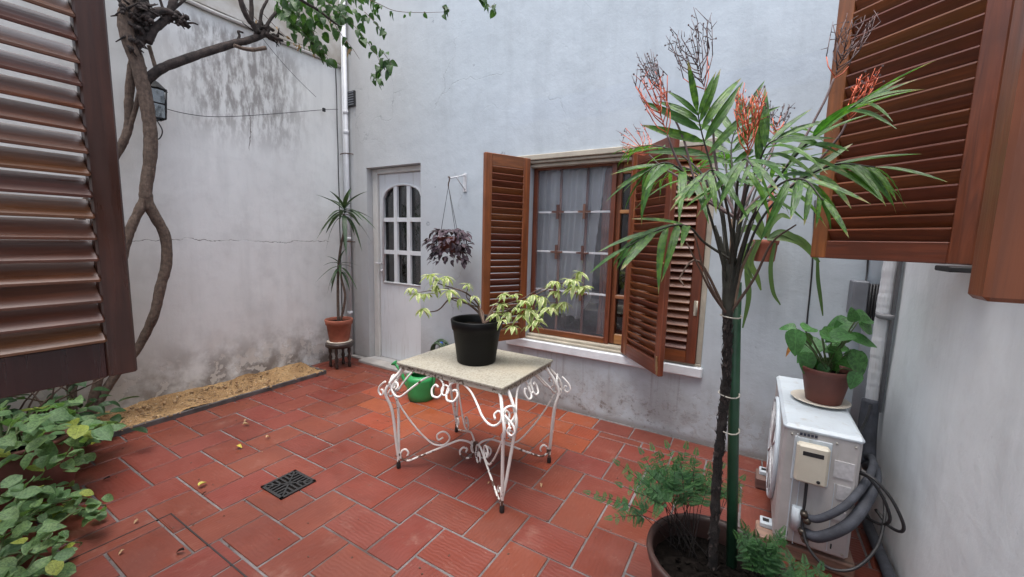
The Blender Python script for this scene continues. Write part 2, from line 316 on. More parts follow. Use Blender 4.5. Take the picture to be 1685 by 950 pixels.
# ---- mesh builder
ABS = {}
class MB:
    def __init__(s): s.v = []; s.f = []; s.sm = []
    def add(s, vs, fs, smooth=False):
        o = len(s.v); s.v += [Vector(p) for p in vs]; s.f += [tuple(i+o for i in f) for f in fs]; s.sm += [smooth]*len(fs); return s
    def box(s, c, d, M=None, bev=0.):
        """box of size d about c, edges bevelled by bev"""
        hx, hy, hz = d[0]/2, d[1]/2, d[2]/2
        if bev <= 0:
            vs = [(x, y, z) for x in (-hx, hx) for y in (-hy, hy) for z in (-hz, hz)]
            fs = [(0, 1, 3, 2), (4, 6, 7, 5), (0, 4, 5, 1), (2, 3, 7, 6), (0, 2, 6, 4), (1, 5, 7, 3)]
        else:
            b = min(bev, hx*.9, hy*.9, hz*.9); vs = []; idx = {}
            for ax in range(3):
                for sx in (-1, 1):
                    for sy in (-1, 1):
                        for sz in (-1, 1):
                            h = [hx-b, hy-b, hz-b]; h[ax] += b
                            idx[(ax, sx, sy, sz)] = len(vs); vs.append((sx*h[0], sy*h[1], sz*h[2]))
            S = (-1, 1); fs = []
            for t in S:
                fs.append([idx[(0, t, a, b_)] for a, b_ in ((-1, -1), (1, -1), (1, 1), (-1, 1))][::t])
                fs.append([idx[(1, a, t, b_)] for a, b_ in ((-1, -1), (-1, 1), (1, 1), (1, -1))][::t])
                fs.append([idx[(2, a, b_, t)] for a, b_ in ((-1, -1), (1, -1), (1, 1), (-1, 1))][::t])
            for a in S:
                for b_ in S:
                    f = [idx[(0, a, b_, -1)], idx[(0, a, b_, 1)], idx[(1, a, b_, 1)], idx[(1, a, b_, -1)]]; fs.append(f[::a*b_*-1])
                    f = [idx[(0, a, -1, b_)], idx[(0, a, 1, b_)], idx[(2, a, 1, b_)], idx[(2, a, -1, b_)]]; fs.append(f[::a*b_])
                    f = [idx[(1, -1, a, b_)], idx[(1, 1, a, b_)], idx[(2, 1, a, b_)], idx[(2, -1, a, b_)]]; fs.append(f[::a*b_*-1])
            for a in S:
                for b_ in S:
                    for c_ in S:
                        f = [idx[(0, a, b_, c_)], idx[(1, a, b_, c_)], idx[(2, a, b_, c_)]]; fs.append(f[::a*b_*c_])
        if M is None: M = Matrix.Identity(3)
        return s.add([M @ Vector(p) + Vector(c) for p in vs], fs)
    def span(s, a, b, bev=0.):
        a = Vector(a); b = Vector(b); return s.box((a+b)/2, [abs(x) for x in (b-a)], None, bev)
    def tube(s, pts, r, n=8, cap=True, smooth=True):
        pts = [Vector(p) for p in pts]
        if not isinstance(r, (list, tuple)): r = [r]*len(pts)
        elif len(r) != len(pts):
            r = [r[0]+(r[-1]-r[0])*i/(len(pts)-1) for i in range(len(pts))]
        vs = []; prev = None
        for i, p in enumerate(pts):
            t = (pts[min(i+1, len(pts)-1)]-pts[max(i-1, 0)])
            if t.length < 1e-9: t = Vector((0, 0, 1))
            t.normalize()
            if prev is None: a = t.orthogonal().normalized()
            else:
                a = prev-t*prev.dot(t)
                a = a.normalized() if a.length > 1e-6 else t.orthogonal().normalized()
            prev = a; b = t.cross(a)
            for k in range(n):
                w = 2*math.pi*k/n; vs.append(p+(a*math.cos(w)+b*math.sin(w))*r[i])
        fs = [(i*n+k, i*n+(k+1) % n, (i+1)*n+(k+1) % n, (i+1)*n+k) for i in range(len(pts)-1) for k in range(n)]
        s.add(vs, fs, smooth)
        if cap: s.f += [tuple(range(len(s.v)-len(vs)+n-1, len(s.v)-len(vs)-1, -1)), tuple(range(len(s.v)-n, len(s.v)))]; s.sm += [False, False]
        return s
    def lathe(s, c, prof, n=32, axis=None, smooth=True):
        """profile of (radius, height) turned about the z axis through c (or about axis)"""
        q = Vector((0, 0, 1)).rotation_difference(Vector(axis)) if axis is not None else None
        vs = []
        for r, h in prof:
            for k in range(n):
                w = 2*math.pi*k/n; p = Vector((r*math.cos(w), r*math.sin(w), h)); p = q @ p if q else p; vs.append(p+Vector(c))
        fs = [(i*n+k, i*n+(k+1) % n, (i+1)*n+(k+1) % n, (i+1)*n+k) for i in range(len(prof)-1) for k in range(n)]
        return s.add(vs, fs, smooth)
    def disc(s, c, r, n=32, jit=0., h=0.):
        vs = [Vector(c)+Vector((0, 0, h))]; fs = []
        for ring in (1, 2, 3, 4):
            for k in range(n):
                w = 2*math.pi*k/n; vs.append(Vector(c)+Vector((r*ring/4*math.cos(w), r*ring/4*math.sin(w), h*(1-ring/4)+random.uniform(-jit, jit))))
        fs += [(0, 1+k, 1+(k+1) % n) for k in range(n)]
        for q in range(3): fs += [(1+q*n+k, 1+(q+1)*n+k, 1+(q+1)*n+(k+1) % n, 1+q*n+(k+1) % n) for k in range(n)]
        return s.add(vs, fs)
    def mesh(s, name, off=V(0, 0, 0), autosm=True):
        m = bpy.data.meshes.new(name); m.from_pydata([tuple(p-off) for p in s.v], [], s.f)
        m.polygons.foreach_set('use_smooth', s.sm); m.update(); return m
    def build(s, name, mat, parent=None, **tags):
        off = ABS.get(parent.name, V(0, 0, 0)) if parent else V(0, 0, 0)
        m = s.mesh(name, off); m.materials.append(MATS[mat])
        o = bpy.data.objects.new(name, m); col.objects.link(o); o.parent = parent; ABS[o.name] = off
        for k, v in tags.items(): o[k] = v
        return o
def thing(name, label, cat, loc=(0, 0, 0), rotz=None, group=None):
    """an Empty at the thing's base; with rotz its parts are given in its own coordinates, without in the world's"""
    o = bpy.data.objects.new(name, None); col.objects.link(o); o.empty_display_size = .1
    o.location = loc; o['label'] = label; o['category'] = cat
    if group: o['group'] = group
    if rotz is not None: o.rotation_euler.z = rotz; ABS[o.name] = V(0, 0, 0)
    else: ABS[o.name] = Vector(loc)
    return o
def inst(name, mesh, parent, pos, d, up=V(0, 0, 1), sc=1., wsc=1., **tags):
    """place a shared mesh: its +x along d, its +z near up, at world position pos"""
    x = Vector(d).normalized(); z = Vector(up)-x*x.dot(Vector(up)); z = z.normalized() if z.length > 1e-5 else x.orthogonal().normalized(); y = z.cross(x)
    M = Matrix(((x.x*sc, y.x*sc*wsc, z.x*sc), (x.y*sc, y.y*sc*wsc, z.y*sc), (x.z*sc, y.z*sc*wsc, z.z*sc))).to_4x4()
    off = ABS.get(parent.name, V(0, 0, 0)) if parent else V(0, 0, 0)
    o = bpy.data.objects.new(name, mesh); col.objects.link(o); o.parent = parent
    M.translation = Vector(pos)-off; o.matrix_basis = M
    for k, v in tags.items(): o[k] = v
    return o
def smooth(pts, n=6):
    """Catmull-Rom through the points"""
    P = [Vector(p) for p in pts]; P = [P[0]*2-P[1]]+P+[P[-1]*2-P[-2]]; out = []
    for i in range(1, len(P)-2):
        a, b, c, d = P[i-1:i+3]
        for k in range(n):
            t = k/n; out.append(.5*((2*b)+(c-a)*t+(2*a-5*b+4*c-d)*t*t+(3*b-a-3*c+d)*t*t*t))
    out.append(P[-2]); return out
def leafmesh(name, mat, wid, seg=6, droop=.2, fold=.15, shape='lance', wav=0.):
    """unit-length leaf along +x, folded along its midrib"""
    vs = []; fs = []
    for i in range(seg+1):
        t = i/seg
        if shape == 'lance': w = math.sin(math.pi*min(1, t**.75))**.8 if 0 < t < 1 else 0
        elif shape == 'oval': w = math.sin(math.pi*t)**.6 if 0 < t < 1 else 0
        elif shape == 'strap': w = min(1, t*5+.45)*min(1, (1-t)*2.2)**.8
        else: w = (math.sin(math.pi*t**.55)**.7 if 0 < t < 1 else (.35 if t == 0 else 0))     # heart
        w = w*wid/2+.002; z = -droop*t*t; x = t*(1-.12*droop)
        q = math.sin(t*9)*wav
        vs += [(x, -w, z+fold*w*2+q*w*3), (x, 0, z), (x, w, z+fold*w*2-q*w*3)]
    for i in range(seg):
        a = i*3; fs += [(a, a+3, a+4, a+1), (a+1, a+4, a+5, a+2)]
    m = bpy.data.meshes.new(name); m.from_pydata(vs, [], fs); m.polygons.foreach_set('use_smooth', [True]*len(fs)); m.materials.append(MATS[mat]); m.update(); return m
def rv(a=1.): return Vector((random.uniform(-a, a), random.uniform(-a, a), random.uniform(-a, a)))

# ------------------------------------------------------------------ the place
BW, LW, RW, NW = 2.93, -3.87, .61, -.08      # back, left, right and near wall planes
TOPZ = 4.0; LOWZ = 2.84      # unseen wall tops, set low so that more sky light comes in
def wall_sheet(mb, us, vs_, holes, P, amp=.004):
    """a gently uneven sheet, with rectangular openings left out"""
    idx = {}
    def inh(u, v, e=1e-6): return any(a-e <= u <= b+e and c-e <= v <= d+e for a, b, c, d in holes)
    def vert(i, j):
        if (i, j) not in idx:
            u, v = us[i], vs_[j]; near = any(a-.03 < u < b+.03 and c-.03 < v < d+.03 for a, b, c, d in holes)
            n_ = 0 if near else noise.noise(V(u*1.7, v*1.7, 3))*amp+noise.noise(V(u*6, v*6, 8))*amp*.35
            idx[(i, j)] = len(mb.v); mb.v.append(Vector(P(u, v, n_)))
        return idx[(i, j)]
    for i in range(len(us)-1):
        for j in range(len(vs_)-1):
            cu, cv = (us[i]+us[i+1])/2, (vs_[j]+vs_[j+1])/2
            if any(a < cu < b and c < cv < d for a, b, c, d in holes): continue
            mb.f.append((vert(i, j), vert(i+1, j), vert(i+1, j+1), vert(i, j+1))); mb.sm.append(True)
def lines(a, b, step, extra=()):
    n = max(1, round((b-a)/step)); L = [a+(b-a)*i/n for i in range(n+1)]; L = [x for x in L if all(abs(x-e) > step*.35 for e in extra) or x in (a, b)]
    return sorted(set(L+[e for e in extra if a < e < b]))
DX0, DX1, DZ0, DZ1 = -3.53, -2.775, .03, 2.045      # door opening
WX0, WX1, WZ0, WZ1 = -1.60, -.262, .535, 1.985      # window opening
m = MB()
holes = [(DX0, DX1, DZ0, DZ1), (WX0, WX1, WZ0, WZ1)]
wall_sheet(m, lines(LW-.1, RW+.1, .08, (DX0, DX1, WX0, WX1)), lines(-.02, TOPZ, .08, (DZ0, DZ1, WZ0, WZ1)), holes, lambda u, v, n_: (u, BW-n_, v))
for (a, b, c, d), dep in zip(holes, (.14, .16)):    # reveals
    m.add([(a, BW, c), (a, BW+dep, c), (a, BW+dep, d), (a, BW, d)], [(0, 1, 2, 3)]); m.add([(b, BW, c), (b, BW+dep, c), (b, BW+dep, d), (b, BW, d)], [(3, 2, 1, 0)])
    m.add([(a, BW, d), (a, BW+dep, d), (b, BW+dep, d), (b, BW, d)], [(0, 1, 2, 3)]); m.add([(a, BW, c), (a, BW+dep, c), (b, BW+dep, c), (b, BW, c)], [(3, 2, 1, 0)])
# outer faces, so that the wall has thickness
for a, b, c, d in ((LW-.3, DX0, -.02, TOPZ), (DX1, WX0, -.02, TOPZ), (WX1, RW+.3, -.02, TOPZ), (DX0, DX1, DZ1, TOPZ), (WX0, WX1, WZ1, TOPZ), (WX0, WX1, -.02, WZ0)):
    m.add([(a, BW+.2, c), (b, BW+.2, c), (b, BW+.2, d), (a, BW+.2, d)], [(3, 2, 1, 0)])
m.add([(LW-.3, BW+.001, TOPZ), (RW+.3, BW+.001, TOPZ), (RW+.3, BW+.2, TOPZ), (LW-.3, BW+.2, TOPZ)], [(0, 1, 2, 3)])
wall_back = m.build('back_wall', 'plaster_back', None, label='tall pale blue painted courtyard wall with the door and the shuttered window', category='wall')
m = MB(); wall_sheet(m, lines(-.4, BW+.01, .08), lines(-.02, 3.07, .08), [], lambda u, v, n_: (LW+n_, u, v), .006)
wall_sheet(m, lines(-.4, BW+.01, .08), lines(3.10, TOPZ, .08), [], lambda u, v, n_: (LW+.035+n_, u, v), .006)
m.span((LW-.3, -.4, -.02), (LW-.015, BW+.2, TOPZ))
wall_left = m.build('left_wall', 'plaster_left', None, label='dirty grey plaster side wall with peeling paint and mould behind the tree', category='wall')
MB().tube([(LW+.022, y/10, 3.085+.004*math.sin(y)) for y in range(-4, 30)], .015, 8).build('ledge', 'plaster_left', wall_left)
m = MB(); m2 = None
SWY0, SWY1, SWZ = .60, 1.845, 1.305                  # side window in the right wall
wall_sheet(m, lines(-.4, BW+.01, .09, (SWY0, SWY1)), lines(-.02, LOWZ, .09, (SWZ, 2.75)), [(SWY0, SWY1, SWZ, 2.75)], lambda u, v, n_: (RW-n_, u, v))
m.f = [f[::-1] for f in m.f]
m.span((RW+.16, -.4, -.02), (RW+.3, BW+.2, LOWZ)); m.span((RW+.001, -.4, LOWZ-.05), (RW+.16, BW+.2, LOWZ-.001))
for a, b in (((RW, SWY0-.002, SWZ), (RW+.16, SWY0, 2.75)), ((RW, SWY1, SWZ), (RW+.16, SWY1+.002, 2.75)), ((RW, SWY0, SWZ-.002), (RW+.16, SWY1, SWZ))): m.span(a, b)
wall_right = m.build('right_wall', 'plaster_right', None, label='smooth pale wall at the right edge below the open shutters', category='wall')
m = MB(); NX0, NX1, NZ0, NZ1 = -1.42, .45, .955, 2.5  # the opening the photograph is taken through
m.span((LW-.3, NW-.2, -.02), (NX0, NW, LOWZ)); m.span((NX1, NW-.2, -.02), (RW+.3, NW, LOWZ)); m.span((NX0, NW-.2, -.02), (NX1, NW, NZ0)); m.span((NX0, NW-.2, NZ1), (NX1, NW, LOWZ))
m.build('near_wall', 'plaster_near', None, label='pale courtyard wall around the window opening beside the left shutter', category='wall')

# ---- ground and tiles
m = MB(); m.span((-30, -30, -.06), (30, 30, -.0045)); floor = m.build('ground', 'grout', None, kind='structure')
OX, OY, U = -1.83, 1.265, .0985
def gx(i): return OX+i*(.0985 if i > 0 else .1022)
cellsz = {}
def tile(x0, x1, y0, y1, mat, ridge_x):
    """one quarry tile: chamfered, a hair uneven"""
    L, W = x1-x0-random.choice((.0085, .010, .0115)), y1-y0-random.choice((.0085, .010, .011))
    if L < .02 or W < .02: return
    key = (round(L, 3), round(W, 3), mat, ridge_x)
    if key not in cellsz:
        mb = MB(); mb.box((0, 0, 0), ((L, W, .024) if ridge_x else (W, L, .024)), None, .0022); cellsz[key] = mb.mesh('tile'); cellsz[key].materials.append(MATS[mat])
    o = bpy.data.objects.new('tile', cellsz[key]); col.objects.link(o); o.parent = floor
    o.location = ((x0+x1)/2+random.uniform(-.0012, .0012), (y0+y1)/2+random.uniform(-.0012, .0012), -.012+random.uniform(-.0009, .0006))
    o.rotation_euler = (random.uniform(-.002, .002), random.uniform(-.002, .002), (0 if ridge_x else math.pi/2)+random.uniform(-.003, .003))
FX0, FX1, FY0, FY1 = LW+.02, RW-.005, NW, 2.722
for a in range(-16, 17):
    for b in range(-8, 9):
        ix, iy = 2*a+5*b, -2*a+b
        for (x0, x1, y0, y1, rx) in ((ix, ix+3, iy, iy+2, True), (ix+3, ix+5, iy, iy+3, False)):
            X0, X1, Y0, Y1 = max(gx(x0), FX0), min(gx(x1), FX1), max(OY+y0*U, FY0), min(OY+y1*U, FY1)
            if X1-X0 < .03 or Y1-Y0 < .03: continue
            cx, cy = (X0+X1)/2, (Y0+Y1)/2
            if cx < -3.64 and cy < 2.36: continue
            if cx > .15 and cy < 1.2: continue
            mat = 'quarry_tile'
            if cx > -1.5 and random.random() < .75: mat = 'quarry_tile_ridged'
            if (-2.7 < cx < -1.55 and cy > 1.95) or (-1.6 < cx < -.93 and cy > 2.0): mat = 'quarry_tile_orange'
            if cx < -2.75 and cy > 1.9: mat = 'quarry_tile'
            tile(X0, X1, Y0, Y1, mat, rx)
x = FX0+.02
while x < FX1-.05:
    x1 = min(x+.265, FX1); mt = 'quarry_tile_ridged' if x > -.95 else ('quarry_tile_orange' if x > -2.4 else 'quarry_tile'); tile(x, x1, 2.724, 2.912, mt, True); x = x1
# inspection hatch outlined in the tiles
h = thing('floor_hatch', 'outline of a tiled inspection cover in the floor at the lower left', 'floor hatch', (-2.0, .5, 0))
m = MB()
for a, b in (((-2.305, .1), (-2.305, .73)), ((-2.305, .727), (-1.60, .727)), ((-1.60, .1), (-1.60, .727))):
    dx, dy = (.003, 0) if a[0] == b[0] else (0, .003); m.span((a[0]-dx, a[1]-dy, -.012), (b[0]+dx, b[1]+dy, .0016))
m.build('metal_edge', 'black_iron', h)
MB().span((-2.30, .685, -.01), (-2.145, .722, .002), .001).build('cover_insert', 'quarry_tile_ridged', h)

# drain grate
g = thing('drain_grate', 'square black iron drain grate set among the floor tiles', 'drain', (-2.065, 1.162, 0))
MB().span((-2.157, 1.07, -.02), (-1.973, 1.255, .0012)).build('pit', 'soil', g)
m = MB()
for s in (0, 1):
    for k in (-1, 1):
        c = [-2.065, 1.162]; d = [.192, .192]; c[s] += k*.089; d[s] = .014; m.box((c[0], c[1], .004), (d[0], d[1], .008))
m.build('rim', 'black_iron', g)
for q in range(4):                                     # four fans of bars
    ca, sa = math.cos(q*math.pi/2), math.sin(q*math.pi/2)
    for k in range(-3, 4):
        off = k*.0245; L0 = abs(off)+.008; mm = Matrix.Rotation(q*math.pi/2, 3, 'Z')
        if .084-L0 < .012: continue
        p = mm @ V((L0+.084)/2, off, 0); mb = MB(); mb.box((-2.065+p.x, 1.162+p.y, .004), (.084-L0, .0105, .007), mm); mb.build('bar', 'black_iron', g)
m = MB()
for sgn in (1, -1): m.box((-2.065, 1.162, .0045), (.24, .009, .007), Matrix.Rotation(sgn*math.pi/4, 3, 'Z'))
m.build('cross_bar', 'black_iron', g)

# sand bed with its kerb
bed = thing('planting_bed', 'narrow strip of orange sand along the foot of the left wall', 'flower bed', (-3.7, 1.2, 0))
m = MB(); us = lines(-.05, 2.36, .02); vs_ = lines(LW, -3.512, .02)
idx = []
for i, u in enumerate(us):
    for j, v in enumerate(vs_): m.v.append(V(v, u, 0.030+noise.noise(V(u*5, v*5, 0))*.018+noise.noise(V(u*18, v*18, 4))*.012+random.uniform(-.002, .002)+(.035*(1-j/(len(vs_)-1))**3 if True else 0)))
nv = len(vs_); m.f = [(i*nv+j, i*nv+j+1, (i+1)*nv+j+1, (i+1)*nv+j) for i in range(len(us)-1) for j in range(nv-1)]; m.sm = [True]*len(m.f)
m.f = [f for f in m.f]; m.build('sand_fill', 'sand', bed)
m = MB(); m.span((-3.515, -.05, -.004), (-3.497, 2.385, .036), .004); m.span((LW+.01, 2.36, -.004), (-3.515, 2.385, .035), .004); m.build('kerb', 'kerb_stone', bed)
m = MB()
for i in range(700):
    p = V(random.uniform(LW+.02, -3.48), random.uniform(.5, 2.38), .036); p.z = .042+.02*max(0, (-3.6-p.x)/.27)-(.006 if p.x > -3.51 else 0); s_ = random.choice((1, 1, 1, 2.2))*random.uniform(.0018, .005); m.box(p, (s_*2, s_*1.4, s_), Matrix.Rotation(random.random()*3, 3, 'Z'))
m.build('debris', 'tan_fallen', bed, kind='stuff')

# ---- door in the back wall
DY = BW+.12
d = thing('door', 'pale grey metal door with an arched grid of dark panes', 'door', (-3.15, DY, DZ0))
m = MB(); m.span((DX0+.002, DY-.05, DZ0), (DX0+.075, DY+.03, DZ1-.004), .004); m.span((DX0+.075, DY-.05, DZ1-.055), (DX1-.002, DY+.03, DZ1-.004), .004)
m.build('door_frame', 'door_frame_paint', d)
LX0, LX1 = DX0+.08, DX1-.004
# leaf panel with the arched opening cut out
ax0, ax1, az0, azs, azt = -3.395, -2.842, .86, 1.74, 1.872      # arch springs at azs
m = MB(); N = 14
def arch(t): return ax0+(ax1-ax0)*t, azs+(azt-azs)*math.sqrt(max(0, 1-(2*t-1)**2))
yf = DY-.022
m.span((LX0, yf, DZ0+.004), (ax0, yf+.03, DZ1-.06)); m.span((ax1, yf, DZ0+.004), (LX1, yf+.03, DZ1-.06)); m.span((ax0, yf, DZ0+.004), (ax1, yf+.03, az0))
for i in range(N):
    xa, za = arch(i/N); xb, zb = arch((i+1)/N); zt = DZ1-.06
    m.add([(xa, yf, za), (xb, yf, zb), (xb, yf, zt), (xa, yf, zt), (xa, yf+.03, za), (xb, yf+.03, zb)], [(0, 1, 2, 3), (0, 4, 5, 1)])
leaf = m.build('door_leaf', 'door_paint', d)
m = MB(); pts = [V(ax0, yf-.004, az0)]+[V(arch(i/N)[0], yf-.004, arch(i/N)[1]) for i in range(N+1)]+[V(ax1, yf-.004, az0), V(ax0, yf-.004, az0)]
m.tube(pts, .013, 6); m.build('window_moulding', 'door_paint', d)
xs = [ax0, ax0+(ax1-ax0)/3, ax0+2*(ax1-ax0)/3, ax1]; zs = [az0, 1.185, 1.52, 1.86]
for k in (1, 2): MB().span((xs[k]-.023, yf-.008, az0), (xs[k]+.023, yf+.02, 1.865)).build('glazing_bar', 'door_paint', d)
for k in (1, 2): MB().span((ax0, yf-.006, zs[k]-.021), (ax1, yf+.018, zs[k]+.021)).build('glazing_bar', 'door_paint', d)
for i in range(3):
    for j in range(3):
        MB().span((xs[i]+.002, DY+.004, zs[j]), (xs[i+1]-.002, DY+.008, zs[j+1]-.003)).build('pane', 'door_glass', d)
m = MB(); m.span((LX0+.012, yf-.006, .93), (LX0+.052, yf, 1.09), .002); m.tube([(LX0+.03, yf-.005, 1.06), (LX0+.03, yf-.045, 1.06), (LX0-.02, yf-.05, 1.062)], .008, 8); m.lathe((LX0+.032, yf-.005, .98), [(0, -.02), (.014, -.02), (.014, 0)], 12, (0, 1, 0))
m.build('handle', 'pvc_white', d)
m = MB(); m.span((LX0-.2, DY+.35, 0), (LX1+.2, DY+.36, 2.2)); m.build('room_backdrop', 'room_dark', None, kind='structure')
m = MB(); m.span((DX0-.03, BW-.13, -.004), (DX1+.02, BW+.10, .028), .006); m.span((DX0-.32, BW-.06, -.004), (DX0-.034, BW-.002, .022), .006); m.build('door_step', 'stone_step', None, label='worn grey stone step in front of the metal door', category='step')

# ---- shutters
def shutter(label, loc, rotz, W, H, tilt, pitch=.0497, stile=.062, rail=.088, thick=.034, slat_d=.056, mats=('wood_x', 'wood_z'), group=None):
    s = thing('louvred_shutter', label, 'shutter', loc, rotz, group)
    for a in (0, W-stile): m_ = MB(); m_.span((a, -thick/2, 0), (a+stile, thick/2, H), .004); m_.build('stile', mats[1], s)
    for a in (0, H-rail): m_ = MB(); m_.span((stile, -thick/2+.001, a), (W-stile, thick/2-.001, a+rail), .003); m_.build('rail', mats[1] if mats[1] != 'wood_z' else 'wood_x', s)
    n = int((H-2*rail)/pitch); p = (H-2*rail)/n; me = MB()
    me.box((0, 0, 0), (W-2*stile+.004, slat_d, .0085), None, .0038); sm = me.mesh('slat'); sm.materials.append(MATS[mats[0]])
    for i in range(n):
        o = bpy.data.objects.new('slat', sm); col.objects.link(o); o.parent = s
        o.location = (W/2, 0, rail+p*(i+.5)); o.rotation_euler.x = R(tilt+random.uniform(-3, 3))
    return s
SH = 'louvred wooden shutters'
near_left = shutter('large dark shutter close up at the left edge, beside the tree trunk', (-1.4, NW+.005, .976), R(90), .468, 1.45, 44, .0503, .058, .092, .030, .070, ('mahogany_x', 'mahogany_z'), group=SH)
# long thin slats of the nearest shutter stand proud of its stiles
sC = shutter('big red-brown shutter high at the right, behind the orange flower stalks', (.600, 1.855, 1.305), math.atan2(.66, -.75), .512, 1.45, 58, .0455, .062, .072, .036, group=SH)
sD = shutter('shutter cut off by the right edge, its stile nearest the camera', (.60, .555, 1.305), R(181), .42, 1.45, 58, .0455, .062, .072, .036, group=SH)
sE = shutter('opened left shutter of the back window, beside the hanging purple plant', (-1.575, 2.875, .548), math.atan2(-.34, -.177), .40, 1.43, 58, group=SH)
sA = shutter('closed shutter leaf over the right end of the back window, slats catching light', (-.285, BW-.012, .548), R(180), .50, 1.42, -52, .0505, group=SH)
sB = shutter('folding shutter leaf swung out in front of another, with a brass knob', (-.765, BW-.012, .540), math.atan2(-.39, .335), .51, 1.43, -58, .0497, group=SH)
m = MB(); m.lathe((.49, -.02, .69), [(0, -.035), (.012, -.034), (.014, -.026), (.006, -.018), (.006, 0)], 12, (0, 1, 0)); m.tube([V(.49+.016*math.cos(t), -.05, .665+.022*math.sin(t)) for t in [i*.52 for i in range(13)]], .003, 6)
m.build('knob', 'brass', sB)
m = MB()
for k in range(3): m.span((.478+k*.006, -.024, .05-k*.02), (.490+k*.006, -.017, .12-k*.03), .001)
m.build('latch', 'brass', sB)
m = MB(); m.span((.02, .017, .33), (.034, .022, .43), .001); m.tube([(.015, .02, .33), (.015, .02, .43)], .005, 8); m.build('hinge', 'putty', sA)

# small dark block under the far right shutter, sill and frame of that side window
sw = thing('side_window', 'beige window frame in the right wall between two open shutters', 'window', (RW, 1.2, SWZ))
m = MB(); m.span((RW-.012, SWY0+.0, SWZ+.001), (RW+.05, SWY0+.05, 2.74), .003); m.span((RW-.014, SWY1-.05, SWZ+.001), (RW+.05, SWY1-.001, 2.74), .003); m.span((RW-.011, SWY0+.05, SWZ+.001), (RW+.05, SWY1-.05, SWZ+.04), .003); m.span((RW-.011, SWY0+.05, 2.70), (RW+.05, SWY1-.05, 2.749), .003)
m.build('frame', 'putty', sw)
MB().span((RW-.03, SWY0-.03, SWZ-.022), (RW+.02, SWY1-.1, SWZ-.003), .003).build('sill', 'sill_white', sw)
MB().span((RW+.06, SWY0+.05, SWZ+.04), (RW+.066, SWY1-.05, 2.70)).build('pane', 'dark_glass', sw)
MB().span((RW-.10, 1.74, SWZ-.021), (RW-.002, 1.86, SWZ-.004), .003).build('bracket', 'black_iron', sw)  # flat black block below the hinge corner of the shutter

# ---- back window
w = thing('window', 'wide wooden window with fly screen, lace curtain and small crosses on its bars', 'window', (-.93, BW, WZ0))
m = MB()
m.span((WX0-.125, BW-.03, WZ1-.012), (WX1+.03, BW+.02, WZ1+.028), .004); m.span((WX0-.06, BW-.012, WZ1-.034), (WX1+.02, BW+.03, WZ1-.013), .004)
m.span((WX0+.0, BW+.012, WZ1-.062), (WX1, BW+.07, WZ1-.036), .003); m.build('lintel_moulding', 'putty', w)
m = MB(); m.span((WX0-.0, BW-.012, WZ0-.004), (WX1+.012, BW+.045, WZ0+.014), .003); m.span((WX0+.002, BW+.02, WZ0+.015), (WX1, BW+.09, WZ0+.034), .003); m.span((WX1-.022, BW-.008, WZ0+.016), (WX1+.012, BW+.05, WZ1-.036), .003)
m.build('frame', 'putty', w)
MB().span((WX0-.17, BW-.032, .458), (WX1+.025, BW+.02, WZ0-.006), .008).build('sill', 'sill_white', w)
SY = BW+.062
def sash(name, x0, x1, z0, z1, y, st=.045, bot=.06, top=.05, mat=('wood_x', 'wood_z')):
    q = MB(); q.span((x0, y, z0), (x0+st, y+.035, z1), .003); q.span((x1-st, y, z0), (x1, y+.035, z1), .003); f = q.build(name, mat[1], w)
    q = MB(); q.span((x0+st, y+.001, z0), (x1-st, y+.034, z0+bot), .003); q.span((x0+st, y+.001, z1-top), (x1-st, y+.034, z1), .003); q.build('rail', mat[0], w)
    return f
sash('screen_sash', WX0+.004, -.912, WZ0+.036, WZ1-.05, SY, .036, .045, .03)
MB().span((WX0+.03, SY+.012, WZ0+.07), (-.93, SY+.0135, WZ1-.07)).build('fly_screen', 'fly_screen', w)
G = SY+.045
for xx in (-1.372, -1.15): MB().span((xx-.010, G, WZ0+.06), (xx+.010, G+.012, WZ1-.06), .002).build('glazing_bar', 'wood_dim', w)
for zz in (1.575, 1.258, .94): MB().span((WX0+.02, G-.002, zz-.008), (-.90, G+.006, zz+.008), .002).build('glazing_bar', 'pvc_white', w)  # light on these crossbars is put into their white colour
for xx in (-1.372, -1.15):
    for zz in (1.575, 1.258, .94):
        q = MB(); q.span((xx-.050, SY-.004, zz-.0075), (xx+.050, SY+.006, zz+.0075)); q.span((xx-.010, SY-.006, zz-.056), (xx+.010, SY+.004, zz+.056)); q.build('cross_ornament', 'wood_dim', w)
MB().span((WX0+.02, G+.016, WZ0+.06), (-.90, G+.02, WZ1-.06)).build('pane', 'clear_glass', w)
# right hand sash, set deeper; amber light on its muntins is in the wood colour
sash('sash', -.925, -.30, WZ0+.036, WZ1-.05, SY+.04, .045, .075, .085, ('wood_lit_x', 'wood_z'))
for zz in (1.572, 1.255, .937): MB().span((-.885, SY+.028, zz-.014), (-.345, SY+.062, zz+.014), .004).build('glazing_bar', 'wood_lit_x', w)
for xx in (-.800, -.54): MB().span((xx-.014, SY+.045, WZ0+.11), (xx+.014, SY+.07, WZ1-.13), .003).build('glazing_bar', 'wood_lit_z', w)
MB().span((-.88, SY+.072, WZ0+.1), (-.34, SY+.076, WZ1-.13)).build('pane', 'dark_glass', w)
